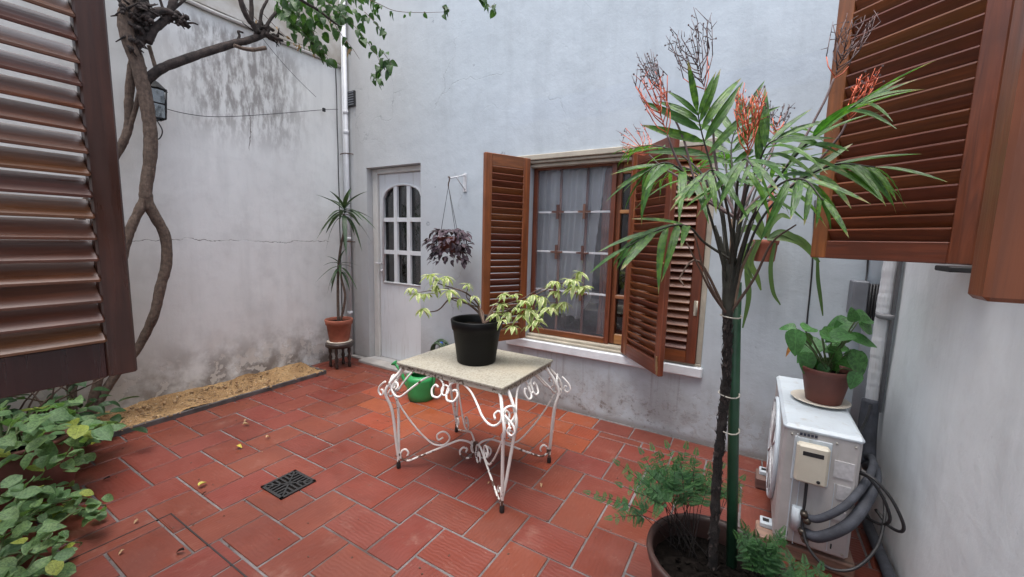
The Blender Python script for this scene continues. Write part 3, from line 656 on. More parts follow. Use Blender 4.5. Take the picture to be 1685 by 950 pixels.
# lace curtain hanging behind the panes
def sheet(name, x0, x1, z0, z1, y, amp, nf, mat, lab, ruff=0., zf=None, cat='curtain'):
    q = MB(); nu, nv_ = 130, 26
    for i in range(nu+1):
        u = i/nu
        for j in range(nv_+1):
            v = j/nv_; zb = z0 if zf is None else zf(u); z = zb+(z1-zb)*v; sway = (1-v)*.05*math.sin(u*5+1)
            q.v.append(V(x0+(x1-x0)*(u*(1-.10*(1-v)*u))+.008*math.sin(v*6+u*9)*(1-v), y+amp*math.sin(u*nf*6.283+1.4*math.sin(v*3+u*4)+.8*math.sin(u*31))*(.55+.45*(1-v))+ruff*math.sin(v*70)*max(0, u-.9)*10+sway*.3, z))
    q.f = [(i*(nv_+1)+j, (i+1)*(nv_+1)+j, (i+1)*(nv_+1)+j+1, i*(nv_+1)+j+1) for i in range(nu) for j in range(nv_)]; q.sm = [True]*len(q.f)
    return q.build(name, mat, None, label=lab, category=cat)
sheet('curtain', WX0-.05, -1.03, .78, WZ1, G+.065, .032, 9, 'curtain_cloth', 'white lace curtain hanging behind the left panes of the back window', .01, lambda u: .80-.10*u+(.25*max(0, u-.8)*5 if u > .8 else 0))
sheet('reflection_sheet', -1.06, -.90, .6, WZ1, G+.10, .01, 3, 'terracotta', 'dusty pink sheet standing for a reflection at the middle of the back window', 0)  # sheet added in place of a pinkish reflection in the panes
# the room behind it
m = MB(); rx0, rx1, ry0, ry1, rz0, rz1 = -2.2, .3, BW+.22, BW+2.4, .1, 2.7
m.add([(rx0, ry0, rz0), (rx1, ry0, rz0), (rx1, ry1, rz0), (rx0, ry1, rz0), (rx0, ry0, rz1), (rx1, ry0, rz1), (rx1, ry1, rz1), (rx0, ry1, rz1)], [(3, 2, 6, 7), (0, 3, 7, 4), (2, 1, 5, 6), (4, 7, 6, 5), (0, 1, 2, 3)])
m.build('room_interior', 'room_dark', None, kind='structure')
q = thing('desk', 'pale desk edge dimly seen inside the room through the back window', 'desk', (-1.2, BW+.55, .1))
MB().span((-1.5, BW+.42, .82), (-.75, BW+.9, .86), .005).build('desktop', 'label_pale', q)
for xx in (-1.46, -.79): MB().span((xx-.02, BW+.45, .1), (xx+.02, BW+.49, .82)).build('leg', 'wood_dark', q)
q = thing('dream_catcher', 'white lace ring hanging inside the right part of the back window', 'ornament', (-.80, SY+.13, 1.5))
m = MB(); m.tube([V(-.80+.045*math.cos(t*.4), SY+.12, 1.47+.052*math.sin(t*.4)) for t in range(17)], .009, 6)
for k in range(6): m.tube([V(-.80, SY+.12, 1.47), V(-.80+.04*math.cos(k*1.05), SY+.12, 1.47+.047*math.sin(k*1.05))], .005, 5)
m.build('ring', 'curtain_cloth', q)
m = MB()
for k in range(4): m.tube([V(-.825+k*.017, SY+.12, 1.42), V(-.83+k*.02, SY+.12, 1.36-.02*(k % 2))], .003, 5)
m.build('tassel', 'curtain_cloth', q)

# ---- corner pipes, vent, wires
q = thing('drain_pipe', 'pair of white painted pipes running up the left corner of the courtyard', 'pipe', (LW+.06, BW-.05, 0))
m = MB()
m.tube([(LW+.085, BW-.04, .02), (LW+.085, BW-.04, TOPZ)], .023, 12)
for z in (1.31, 2.62, 2.42, .5): m.tube([(LW+.085, BW-.04, z-.02), (LW+.085, BW-.04, z+.02)], .027, 12)
m.build('thick_pipe', 'pvc_white', q)
MB().tube([(LW+.035, BW-.03, .02), (LW+.035, BW-.03, TOPZ)], .014, 10).build('thin_pipe', 'pvc_white', q)
MB().tube([(LW+.012, BW-.09, .5)]+[(LW+.012+.003*math.sin(z*3), BW-.09, z*.25+.5) for z in range(1, 18)], .0045, 6).build('cable', 'cable', q)
m = MB()
for z in (1.28, 2.2): m.tube([(LW+.01, BW-.06, z), (LW+.085, BW-.068, z+.003), (LW+.13, BW-.03, z), (LW+.14, BW-.002, z)], .005, 6)
m.build('clamp', 'rust', q)
q = thing('wall_vent', 'small black square vent grille beside the corner pipes', 'vent', (-3.755, BW, 2.74)); cx, cz = -3.745, 2.745
MB().span((cx-.06, BW-.022, cz-.07), (cx+.075, BW+.0, cz+.085), .004).build('vent_body', 'black_iron', q)
for k in range(6): MB().span((cx-.05, BW-.028, cz-.055+k*.024), (cx+.065, BW-.0225, cz-.046+k*.024)).build('slat', 'grey_box', q)
def wire(pts, r, lab, name='wire', mat='cable', cat='wire', grp=None):
    o = MB().tube(smooth(pts, 6), r, 5).build(name, mat, None, label=lab, category=cat)
    return o
wire([pX(262, 176, LW+.03), pX(300, 186, LW+.04), pX(345, 192, LW+.05), pX(400, 191, LW+.05), pX(470, 186, LW+.05), pX(530, 181, LW+.04), pX(556, 180, LW+.03)], .0028, 'thin black wire sagging along the left wall from lantern to pipes')
wire([pX(400, 2, LW+.06), pX(430, 60, LW+.1), pX(480, 120, LW+.12), pX(520, 160, LW+.12)], .002, 'loose thin twig-like wire hanging on the left wall below the vine')
q = MB(); q.box(pX(533, 181, LW+.04), (.02, .03, .035), None, .004); q.build('wire_clip', 'black_iron', None, label='small black clip on the wire near the corner pipes', category='clip')

# lantern on the left wall
lx, ly, lz = LW+.13, 1.275, 2.14
q = thing('wall_lantern', 'black metal wall lantern half hidden behind the tree trunk', 'lantern', (lx, ly, lz))
m = MB(); hw = .055
for a in (-1, 1):
    for b in (-1, 1): m.tube([(lx+a*hw*.8, ly+b*hw*.8, lz), (lx+a*hw, ly+b*hw, lz+.2)], .006, 6)
for z, s_ in ((lz, .8), (lz+.1, .9), (lz+.2, 1.)):
    for a, b, c, d_ in ((-1, -1, 1, -1), (1, -1, 1, 1), (1, 1, -1, 1), (-1, 1, -1, -1)): m.tube([(lx+a*hw*s_, ly+b*hw*s_, z), (lx+c*hw*s_, ly+d_*hw*s_, z)], .005, 6)
m.build('frame', 'black_iron', q)
m = MB(); m.lathe((lx, ly, lz+.2), [(.085, 0), (.07, .02), (.03, .055), (.008, .065), (.008, .09), (0, .095)], 4); m.build('roof', 'black_iron', q)
m = MB(); m.tube([(lx, ly, lz+.28), (lx-.05, ly, lz+.31), (LW+.01, ly, lz+.24)], .008, 8); m.build('arm', 'black_iron', q)
m = MB(); m.span((lx-hw*.85, ly-hw*.85, lz+.005), (lx+hw*.85, ly+hw*.85, lz+.195)); m.build('pane', 'door_glass', q)
m = MB(); m.tube(smooth([(lx, ly, lz), (lx+.01, ly+.03, lz-.08), (lx-.02, ly+.01, lz-.14), (lx-.05, ly-.04, lz-.1)], 5), .004, 6); m.build('cord', 'cable', q)

# ---- right corner: downpipe, corrugated conduit, electric box
q = MB(); q.tube([(.585, BW-.045, .0), (.585, BW-.045, 3.2)], .046, 20); q.build('downpipe', 'plaster_back', None, label='pale round downpipe in the right corner behind the ribbed conduit', category='pipe')
q = thing('insulated_pipe', 'white taped pipe lagging with black foam below, in the right corner', 'pipe', (.55, 2.62, .45))
m = MB(); pts = []; rr = []
zz = .56
while zz < 3.0:
    pts.append(V(.567+.004*math.sin(zz*5), 2.62+.004*math.cos(zz*4), zz)); rr.append(.030+random.uniform(-.0012, .0016)); zz += .018
m.tube(pts, rr, 16, smooth=False); m.build('tape_wrap', 'pvc_white', q)
m = MB(); m.tube([(.590, 2.585, .55), (.594, 2.59, 3.)], .009, 8); m.tube([(.566, 2.60, 1.02), (.566, 2.595, 1.04)], .036, 14); m.build('side_conduit', 'pvc_grey', q)
m = MB(); m.tube(smooth([(.560, 2.61, .60), (.555, 2.59, .50), (.550, 2.55, .40), (.548, 2.50, .30)], 5), [.036, .040], 14); m.build('foam_sleeve', 'foam_pipe', q)
q = thing('fuse_box', 'dark grey electric box with bundled black cables on the back wall', 'electric box', (.52, 2.86, 1.0))
MB().span((.468, 2.80, .985), (.535, BW-.005, 1.175), .006).build('box', 'grey_box', q)
for k in range(6):
    xx = .540+k*.012; MB().tube([(xx, 2.80, .97), (xx, 2.798, 1.05), (xx, 2.80, 1.165)], .0052, 6).build('cable', 'cable', q)
m = MB(); m.span((.536, 2.805, .99), (.612, 2.83, 1.16), .004); m.build('tray', 'black_iron', q)
wire([pY(1341, 330, BW-.006), pY(1337, 430, BW-.006), pY(1333, 480, BW-.006), pY(1328, 530, BW-.006), pY(1324, 600, BW-.006)], .0045, 'vertical grey cable on the wall above the air conditioner plant')
wire([pY(1431, 300, BW-.01), pY(1428, 430, BW-.01), pY(1424, 466, BW-.05)], .0045, 'short dark cable dropping into the electric box')

# ---- air conditioner
AX0, AX1, AY0, AY1, AZ0, AZ1 = .168, .428, 2.0, 2.74, .085, .612
ac = thing('air_conditioner', 'white outdoor air conditioner unit with its beige valve cover facing the camera', 'air conditioner', ((AX0+AX1)/2, (AY0+AY1)/2, AZ0))
m = MB(); m.span((AX0, AY0+.004, AZ0), (AX1-.001, AY1, AZ1-.012), .012); m.build('body', 'ac_panel', ac)
m = MB(); m.span((AX0-.004, AY0-.002, AZ1-.03), (AX1+.003, AY1+.004, AZ1), .012); m.build('top_cover', 'ac_white', ac)
m = MB(); m.span((AX0+.045, AY0-.002, AZ0+.01), (AX0+.049, AY0+.006, AZ1-.035)); m.span((AX0+.07, AY0-.002, AZ0+.004), (AX0+.0725, AY0+.006, AZ1-.045)); m.span((AX0+.185, AY0-.001, AZ0+.02), (AX0+.187, AY0+.006, .40)); m.build('panel_seam', 'ac_white', ac)
m = MB(); m.span((.206, AY0-.001, .374), (.333, AY0+.006, .566), .004); m.build('recess_panel', 'ac_white', ac)
m = MB(); m.span((.214, AY0-.040, .388), (.324, AY0-.0015, .552), .009); cov = m.build('valve_cover', 'ac_cover', ac)
MB().span((.234, AY0-.0412, .506), (.305, AY0-.036, .526), .002).build('handle_slot', 'black_iron', cov)
MB().lathe((.295, AY0-.040, .408), [(0, .0025), (.0065, .0025), (.0065, -.002)], 14, (0, -1, 0)).build('screw', 'black_iron', cov)
m = MB(); m.tube([V(.247, AY0-.006, .165), V(.247, AY0-.006, .262)], .024, 16); m.build('valve_plate', 'ac_white', ac)
for k, z in enumerate((.255, .232, .178, .15)):
    q = MB(); q.lathe((.262+.012*(k % 2), AY0-.012, z), [(0, .04), (.012, .04), (.014, .03), (.014, .012), (.008, .01), (.008, 0)], 8, (0, -1, 0)); q.build('valve', 'valve_metal', ac)
m = MB()
for k in range(5): m.span((.222+k*.0125, AY0-.003, .574), (.231+k*.0125, AY0-.0005, .585))
m.build('label_mark', 'label_dark', ac)
for x0, x1, z0, z1 in ((.345, .408, .43, .50), (.362, .405, .34, .40), (.355, .402, .25, .29)): MB().span((x0, AY0-.0008, z0), (x1, AY0+.005, z1)).build('sticker', 'label_pale', ac)
for yy, zz in ((.215, .115), (.365, .12)): MB().span((yy, AY0-.001, zz), (yy+.004, AY0+.005, zz+.02)).build('slot', 'black_iron', ac)
for x0, z0 in ((.196, .60-.03), (.405, .57), (.196, .12), (.405, .11), (.345, .57)): MB().lathe((x0, AY0+.003, z0), [(0, .005), (.004, .0045), (.0045, 0)], 10, (0, -1, 0)).build('screw', 'steel', ac)
# fan guard on the front
fc = V(AX0-.012, 2.36, .345)
m = MB()
for k in range(1, 10): m.tube([fc+V(0, .228*k/9*math.cos(t*.262), .228*k/9*math.sin(t*.262)) for t in range(25)], .0022, 5, cap=False)
for k in range(12): a = k*math.pi/6; m.tube([fc+V(-.004, .02*math.cos(a), .02*math.sin(a)), fc+V(-.004, .228*math.cos(a), .228*math.sin(a))], .003, 5)
m.build('fan_guard', 'ac_grille', ac)
m = MB(); m.tube([fc+V(0.004, .238*math.cos(t*.19), .238*math.sin(t*.19)) for t in range(34)], .011, 8, cap=False); m.build('fan_ring', 'ac_white', ac)
MB().lathe(fc+V(.006, 0, 0), [(0, .004), (.225, .004), (.225, 0)], 24, (-1, 0, 0)).build('fan_recess', 'black_iron', ac)
for yy in (2.12, 2.62):
    MB().span((AX0-.045, yy-.03, .062), (AX0+.02, yy+.03, .084), .003).build('foot', 'ac_white', ac)
    MB().span((AX0-.035, yy-.012, .0842), (AX0-.01, yy+.012, .0862)).build('foot_slot', 'black_iron', ac)
for yy, lab in ((2.10, 'weathered timber block under the near end of the air conditioner'), (2.62, 'weathered timber block under the far end of the air conditioner')):
    q = MB(); q.span((AX0-.06, yy-.075, .0), (AX1+.03, yy+.045, .061), .006); q.build('timber_block', 'wood_grey', None, label=lab, category='timber block', group='timber blocks under the air conditioner')
# hoses on its end
q = thing('refrigerant_hose', 'two thick dark foam hoses bending from the valves to the corner', 'hose', (.42, 2.1, .2))
MB().tube(smooth([(.268, AY0-.02, .236), (.31, AY0-.05, .262), (.38, AY0-.045, .335), (.44, AY0+.02, .40), (.50, AY0+.17, .43), (.535, 2.36, .40), (.548, 2.50, .34)], 6), .0145, 12).build('thin_hose', 'foam_pipe', q)
MB().tube(smooth([(.275, AY0-.02, .165), (.32, AY0-.055, .19), (.40, AY0-.05, .27), (.46, AY0+.02, .35), (.51, AY0+.16, .39), (.540, 2.34, .37), (.550, 2.48, .30)], 6), .021, 14).build('thick_hose', 'foam_pipe', q)
q = thing('power_cable', 'thin black cables looping beside the air conditioner', 'cable', (.45, 2.0, .3))
for pts in ([(.262, AY0-.012, .39), (.262, AY0-.02, .30), (.262, AY0-.04, .20), (.29, AY0-.08, .135), (.35, AY0-.10, .10), (.43, AY0-.08, .12), (.50, AY0-.02, .20), (.53, AY0+.06, .29), (.535, AY0+.12, .34)],
            [(.432, AY0+.03, .465), (.47, AY0+.0, .46), (.52, AY0-.02, .41), (.56, AY0-.03, .33), (.565, AY0-.0, .28), (.54, AY0+.05, .265), (.51, AY0+.1, .29)],
            [(.432, AY0+.05, .45), (.46, AY0+.02, .45), (.50, AY0+.0, .40), (.53, AY0+.0, .32), (.52, AY0+.05, .26), (.47, AY0+.1, .25)],
            [(.432, AY0+.2, .55), (.47, AY0+.3, .53), (.52, AY0+.45, .56), (.55, 2.57, .58)]):
    MB().tube(smooth(pts, 6), .0058, 8).build('cable', 'cable', q)
MB().tube([(.575, .6, .035), (.575, 2.25, .035), (.56, 2.45, .06)], .022, 12).build('floor_pipe', 'foam_pipe', None, label='dark foam covered pipe along the floor at the right wall', category='pipe')

# ------------------------------------------------------------------ table
TX, TY, HX, HY, TZ = -1.335, 1.87, .357, .282, .645
tb = thing('garden_table', 'low white wrought iron table with scrolled legs and a square speckled stone top', 'table', (TX, TY, 0))
m = MB(); m.span((TX-HX, TY-HY, TZ-.014), (TX+HX, TY+HY, TZ), .003); m.build('tabletop', 'terrazzo', tb)
m = MB(); m.span((TX-HX+.008, TY-HY+.008, TZ-.04), (TX+HX-.008, TY+HY-.008, TZ-.0145), .002); m.build('rim', 'table_trim', tb)
def bulge(z): return .052*math.exp(-((z-.47)/.085)**2)+(.0 if z > .3 else 0)
scroll = [(.048, .561), (.069, .569), (.086, .548), (.076, .522), (.057, .514), (.027, .518), (.014, .547), (.022, .584), (.056, .607), (.105, .608), (.154, .584), (.190, .555), (.225, .524), (.262, .488), (.300, .462), (.338, .464), (.366, .494), (.360, .524), (.340, .530), (.324, .512), (.334, .494)]
def face(k, u, z, out=None):
    """point on apron k: u along it from its middle, bulging outwards"""
    b = bulge(z) if out is None else out
    if k == 0: return V(TX+u, TY-HY+.02-b, z)
    if k == 1: return V(TX+HX-.02+b, TY+u*.79, z)
    if k == 2: return V(TX-u, TY+HY-.02+b, z)
    return V(TX-HX+.02-b, TY-u*.79, z)
RT = .0060
for k in range(4):
    for sgn in (1, -1): MB().tube(smooth([face(k, u*sgn, z) for u, z in scroll], 4), RT, 8).build('apron_scroll', 'chipped_iron', tb)
    q = MB(); q.tube([face(k, .0+.024*math.cos(t*.4), .556+.024*math.sin(t*.4)) for t in range(17)], .005, 8, cap=False); q.build('apron_ring', 'chipped_iron', tb)
strc = [(.05, .074), (.057, .093), (.039, .114), (.017, .099), (.014, .063), (.05, .043), (.102, .059), (.214, .106), (.328, .153), (.366, .160), (.412, .145), (.432, .116), (.433, .074), (.406, .047), (.367, .057), (.355, .091), (.374, .114), (.397, .105), (.390, .085)]
dg = [(-.02, .444), (.03, .349), (.102, .243), (.177, .158), (.222, .134), (.267, .138), (.294, .171), (.282, .204), (.252, .217), (.222, .198), (.229, .166), (.256, .181)]
for ci, (sx, sy) in enumerate(((-1, -1), (1, -1), (1, 1), (-1, 1))):
    foot = V(TX+sx*(HX+.002), TY+sy*(HY-.012), .02)
    leg = thing('leg', '', '') if False else None
    b0 = .052
    rod_a = [V(TX+sx*(HX-.035), TY+sy*(HY-.02), .622), V(TX+sx*(HX-.012), TY+sy*(HY-.005), .58), V(TX+sx*(HX+.018), TY+sy*(HY+.030), .53), V(TX+sx*(HX+.040), TY+sy*(HY+.045), .465), V(TX+sx*(HX+.018), TY+sy*(HY+.018), .36), V(TX+sx*(HX+.008), TY+sy*(HY+.0), .18), foot+V(0, 0, .03), foot]
    rod_b = [V(TX+sx*(HX-.02), TY+sy*(HY-.07), .622), V(TX+sx*(HX+.008), TY+sy*(HY-.06), .58), V(TX+sx*(HX+.038), TY+sy*(HY-.048), .53), V(TX+sx*(HX+.058), TY+sy*(HY-.035), .465), V(TX+sx*(HX+.036), TY+sy*(HY-.045), .36), V(TX+sx*(HX+.016), TY+sy*(HY-.028), .18), foot+V(0, 0, .05), foot+V(0, 0, .015)]
    q = MB(); q.tube(smooth(rod_a, 5), .0085, 8); q.tube(smooth(rod_b, 5), .0085, 8); lg = q.build('leg', 'chipped_iron', tb)
    q = MB(); q.lathe(foot+V(0, 0, -.02), [(0, 0), (.011, 0), (.013, .006), (.012, .03), (.010, .036)], 12); q.build('leg_cap', 'black_iron', lg)
    cc = (rod_a[2]+rod_b[2])/2+V(sx*.003, sy*.003, -.012); t1 = V(sx*.02, -sy*.05, 0).normalized()
    q = MB(); q.tube([cc+t1*.040*math.cos(t*.35)+V(0, 0, .041*math.sin(t*.35)) for t in range(19)], .006, 8, cap=False)
    dn = V(sx, sy, 0).normalized()
    q.tube(smooth([cc+V(0, 0, -.036), cc+dn*.02+V(0, 0, -.048), cc+dn*.028+V(0, 0, -.068), cc+dn*.016+V(0, 0, -.084), cc+dn*.004+V(0, 0, -.074)], 5), .0055, 8)
    q.build('leg_ring', 'chipped_iron', lg)
    o1 = V(-sy*0+sx, 0, 0) if False else V(sx, 0, 0); kc = rod_a[3]
    MB().tube(smooth([kc+V(0, 0, .07), kc+o1*.022+V(0, 0, .055), kc+o1*.048+V(0, 0, .03), kc+o1*.056+V(0, 0, .0), kc+o1*.038+V(0, 0, -.018), kc+o1*.018+V(0, 0, -.004), kc+o1*.024+V(0, 0, .016), kc+o1*.036+V(0, 0, .014)], 5), .0055, 8).build('leg_curl', 'chipped_iron', lg)
    cen = V(TX, TY, 0); f0 = V(foot.x, foot.y, 0); dv = (cen-f0); Ld = dv.length; dv.normalize(); k_ = Ld/.44*.985
    q = MB(); q.tube(smooth([f0+dv*d_*k_+V(0, 0, z) for d_, z in strc], 4), RT, 8); q.build('stretcher', 'chipped_iron', tb)
    q = MB(); q.tube(smooth([f0+dv*d_*k_+V(0, 0, z) for d_, z in dg], 4), .0052, 8); q.build('brace_scroll', 'chipped_iron', tb)
MB().lathe((TX, TY, .10), [(0, .05), (.014, .045), (.018, .02), (.014, -.01), (0, -.015)], 10).build('centre_boss', 'rust', tb)

# ------------------------------------------------------------------ pots
def pot(parent, c, rb, rt, h, mat, rim=.03, rimout=.008, soil=True, soil_d=.03, name='pot', n=36):
    c = Vector(c); pr = [(0, 0), (rb*.96, 0), (rb, .004)]
    yb = h-rim; rr = rb+(rt-rb)*yb/h
    pr += [(rr, yb), (rr+rimout, yb+.003), (rt+rimout, h-.004), (rt+rimout-.003, h), (rt-.004, h), (rt-.010, h-.01), (rt-.012, h-soil_d-.01)]
    o = MB().lathe(c, pr, n).build(name, mat, parent)
    if soil: MB().disc(c+V(0, 0, h-soil_d), rt-.010, 24, .006, .008).build('soil', 'soil', parent)
    return o

# --- variegated shrub in the black pot on the table
PC = V(-1.335, 1.865, TZ)
sh = thing('potted_shrub', 'sprawling shrub with cream and green leaves in a black pot on the table', 'potted plant', PC)
pot(sh, PC+V(0, 0, .001), .110, .144, .248, 'black_plastic', .06, .006, True, .045)
D0 = 2.42
cream = [leafmesh('leaflet', 'cream_leaf', .36, 5, dr, .12) for dr in (.15, .35, .6)]
def px_branch(pts, r0, r1, parent, name='branch', mat='twig', D=2.42, n=5):
    P = [pD(p[0], p[1], p[2] if len(p) > 2 else D) for p in pts]
    MB().tube(smooth(P, n), [r0, r1], 6).build(name, mat, parent); return P
base = PC+V(.05, .0, .225)
def br(pts, r0=.006, r1=.0025, D=2.42):
    P = [base]+[pD(p[0], p[1], p[2] if len(p) > 2 else D) for p in pts]; MB().tube(smooth(P, 5), [r0, r1], 6).build('branch', 'twig', sh)
br([(788, 515), (765, 497), (742, 491), (722, 510), (702, 514)], .0085, .003)
br([(786, 500), (766, 482), (744, 474), (725, 468), (712, 462)], .006, .0025)
br([(790, 508), (742, 492, 2.42), (738, 475), (722, 478), (705, 479), (686, 482)], .004, .002)
br([(785, 505), (768, 490), (770, 474)], .004, .002); br([(789, 508), (772, 495), (778, 488)], .004, .002)
for t in ([(815, 508), (836, 500), (860, 492), (884, 478), (915, 470), (935, 462), (955, 452)], [(818, 512), (845, 508), (870, 508), (895, 500), (915, 498)], [(812, 505), (822, 495), (832, 484)], [(830, 515), (845, 530), (848, 535)], [(850, 505), (870, 520), (885, 525)], [(905, 474), (935, 476), (957, 474)], [(860, 500), (880, 490), (912, 484)]):
    br(t, .005, .002, 2.35)
clusters = [(678, 474, 2.4), (688, 484, 2.4), (702, 484, 2.42), (695, 508, 2.4), (708, 452, 2.42), (722, 458, 2.42), (734, 456, 2.42), (738, 478, 2.38), (757, 492, 2.4), (770, 468, 2.42), (780, 488, 2.42), (716, 470, 2.42),
            (816, 516, 2.3), (829, 484, 2.3), (847, 486, 2.32), (824, 500, 2.3), (836, 514, 2.3), (852, 505, 2.3), (845, 537, 2.28), (826, 527, 2.28), (862, 495, 2.3), (877, 486, 2.3), (893, 488, 2.32), (893, 508, 2.3), (905, 506, 2.3), (878, 516, 2.3), (874, 533, 2.28), (915, 500, 2.32), (928, 497, 2.32), (912, 463, 2.3), (934, 460, 2.3), (955, 448, 2.32), (960, 472, 2.3), (944, 460, 2.3), (914, 480, 2.3), (885, 526, 2.28), (946, 470, 2.3), (868, 508, 2.3), (858, 518, 2.3)]
for (cx, cy, D) in clusters:
    c = pD(cx, cy, D-.03); nl = random.choice((6, 7, 7)); a0 = random.random()*6.28; sc = random.uniform(.056, .082)
    for k in range(nl):
        a = a0+k*6.283/nl; el = random.uniform(-.85, .25); d_ = V(math.cos(a)*math.cos(el), math.sin(a)*math.cos(el), math.sin(el))
        inst('leaf', random.choice(cream), sh, c+rv(.003), d_, V(0, 0, 1)+rv(.2), sc*random.uniform(.8, 1.15))

# --- dracaena on the little stool
SC = V(-3.585, 2.60, 0); SHH = .265
st = thing('stool', 'low dark turned wood stool under the tall spiky plant', 'stool', SC)
MB().lathe(SC+V(0, 0, SHH-.05), [(0, 0), (.125, 0), (.135, .01), (.135, .04), (.128, .05), (0, .05)], 28).build('seat', 'wood_dark', st)
for a in (.6, 2.17, 3.74, 5.31):
    b_ = SC+V(.095*math.cos(a), .095*math.sin(a), 0); MB().lathe(b_, [(0, 0), (.014, 0), (.018, .03), (.011, .06), (.02, .10), (.011, .135), (.019, .17), (.016, .2155)], 10).build('leg', 'wood_dark', st)
PD = SC+V(0, 0, SHH); dr_ = thing('potted_dracaena', 'tall two-headed spiky plant in a terracotta pot on the stool', 'potted plant', PD)
MB().lathe(PD+V(0, 0, .001), [(0, 0), (.11, 0), (.122, .010), (.118, .012), (0, .010)], 28).build('saucer', 'plate_cream', dr_)
pot(dr_, PD+V(0, 0, .0115), .095, .128, .225, 'terracotta', .055, .008)
strap = [leafmesh('strap_leaf', 'dracaena_leaf', .15, 9, dd, .25, 'lance') for dd in (.3, .8, 1.25)]
YD = 2.62
tr1 = [V(PD.x-.01, PD.y, PD.z+.19)]+[pY(x_, y_, YD) for x_, y_ in ((556, 480), (557, 440), (561, 405), (566, 380), (566, 352))]
tr2 = [V(PD.x+.02, PD.y, PD.z+.19)]+[pY(x_, y_, YD) for x_, y_ in ((568, 490), (562, 460), (559, 440))]
MB().tube(smooth(tr1, 5), [.014, .010], 8).build('stem', 'bark', dr_); MB().tube(smooth(tr2, 5), [.012, .010], 8).build('stem', 'bark', dr_)
for c, n_, s0, el0 in ((pY(566, 350, YD), 23, .28, 1.1), (pY(559, 440, YD), 14, .20, 1.0)):
    for k in range(n_):
        a = k*2.4+random.uniform(-.3, .3); f_ = k/n_; el = el0-1.35*f_+random.uniform(-.15, .15)
        if k == 0: el = 1.35
        d_ = V(math.cos(a)*math.cos(el), math.sin(a)*math.cos(el), math.sin(el)); o_ = V(0, 0, .05-.10*f_)
        if (c.x+d_.x*s0) < LW+.02: d_.x *= .25
        if (c.y+d_.y*s0) > BW-.03: d_.y *= .4
        inst('leaf', strap[0 if el > .7 else random.choice((1, 2))], dr_, c+o_, d_, V(0, 0, 1), s0*random.uniform(.75, 1.1))

# --- hanging basket
HB = pY(739, 398, 2.66)
hk = pY(738, 300, 2.66); brk = thing('plant_bracket', 'white metal wall bracket holding the hanging purple plant', 'bracket', (-2.24, BW, 1.83))
m = MB(); a_ = V(-2.245, BW-.004, 1.90); b_ = V(-2.245, BW-.004, 1.77); tip = V(hk.x, hk.y, hk.z+.03)
m.tube([a_, tip], .006, 8); m.tube([b_, a_+(tip-a_)*.55], .005, 8); m.build('arm', 'pvc_white', brk)
MB().span((-2.262, BW-.010, 1.755), (-2.228, BW-.001, 1.915), .002).build('wall_plate', 'pvc_white', brk)
hb = thing('hanging_plant', 'bushy dark purple trailing plant in a hanging pot left of the window', 'hanging plant', HB)
m = MB(); m.tube(smooth([tip+V(-.004, 0, .012), tip+V(.012, 0, .008), tip+V(.008, 0, -.02), tip+V(0, 0, -.04), tip+V(-.001, 0, -.065)], 5), .005, 6); m.build('hook', 'twig', hb)
for t in (-.095, .095, 0): MB().tube([tip+V(0, 0, -.06), HB+V(t, .09 if t == 0 else 0, .055)], .0022, 5).build('cord', 'cable', hb)
pot(hb, HB+V(0, 0, -.085), .075, .10, .125, 'terracotta_dark', .025)
pm = [leafmesh('purple', 'purple_leaf', .62, 4, .3, .15, 'oval'), leafmesh('purple', 'purple_leaf', .5, 4, .5, .2)]
for k in range(300):
    a = random.random()*6.283; u = random.random()**.6; el = random.uniform(-1.1, 1.2)
    rr_ = .215*(.55+.45*random.random()); p = HB+V(math.cos(a)*math.cos(el)*rr_, math.sin(a)*math.cos(el)*rr_*.8, .01+math.sin(el)*.10)
    if random.random() < .3: p = HB+V(math.cos(a)*.16*random.uniform(.6, 1.15), math.sin(a)*.12, -random.uniform(.02, .17))
    if p.y > BW-.02: p.y = BW-.03
    inst('leaf', random.choice(pm), hb, p, V(math.cos(a), math.sin(a), random.uniform(-.9, .3)), V(0, -.3, 1)+rv(.5), random.uniform(.042, .072))
m = MB()
for k in range(14):
    a = random.random()*6.283; p = HB+V(0, 0, .03); e = HB+V(.19*math.cos(a), .12*math.sin(a), -random.uniform(.06, .17)); m.tube(smooth([p, (p+e)/2+V(0, 0, .07), e], 5), .0018, 4)
m.build('trailing_stems', 'purple_leaf', hb)

# --- hose coil, watering can
HC = V(-2.46, BW-.06, .285); q = thing('garden_hose', 'coiled dark green hose with a blue fitting on the wall behind the table', 'hose', HC)
for k in range(4):
    r_ = .105-.007*k; MB().tube([HC+V(r_*math.cos(t*.3+k)*1.0, -.015*k+.02*math.sin(t*.3*.5+k), r_*1.05*math.sin(t*.3+k)) for t in range(22)], .009, 8).build('hose_loop', 'hose_green', q)
MB().tube([HC+V(.02, -.03, .10), HC+V(.035, -.04, .06)], .016, 10).build('connector', 'blue_plastic', q)
m = MB(); m.tube([HC+V(.01, .05, .06), HC+V(.01, -.03, .06), HC+V(.01, -.05, .03)], .012, 10); m.tube([HC+V(-.015, -.02, .085), HC+V(.035, -.02, .085)], .006, 8); m.build('tap', 'steel', q)
WC = V(-2.32, 2.45, 0); q = thing('watering_can', 'bright green plastic watering can on the floor behind the table', 'watering can', WC)
MB().lathe(WC, [(0, .001), (.098, .001), (.106, .008), (.112, .05), (.122, .17), (.120, .20), (.085, .21), (.08, .205)], 32).build('body', 'green_plastic', q)
MB().tube(smooth([WC+V(-.10, -.02, .06), WC+V(-.16, -.03, .13), WC+V(-.20, -.04, .21), WC+V(-.245, -.05, .26)], 5), [.020, .010], 10).build('spout', 'green_plastic', q)
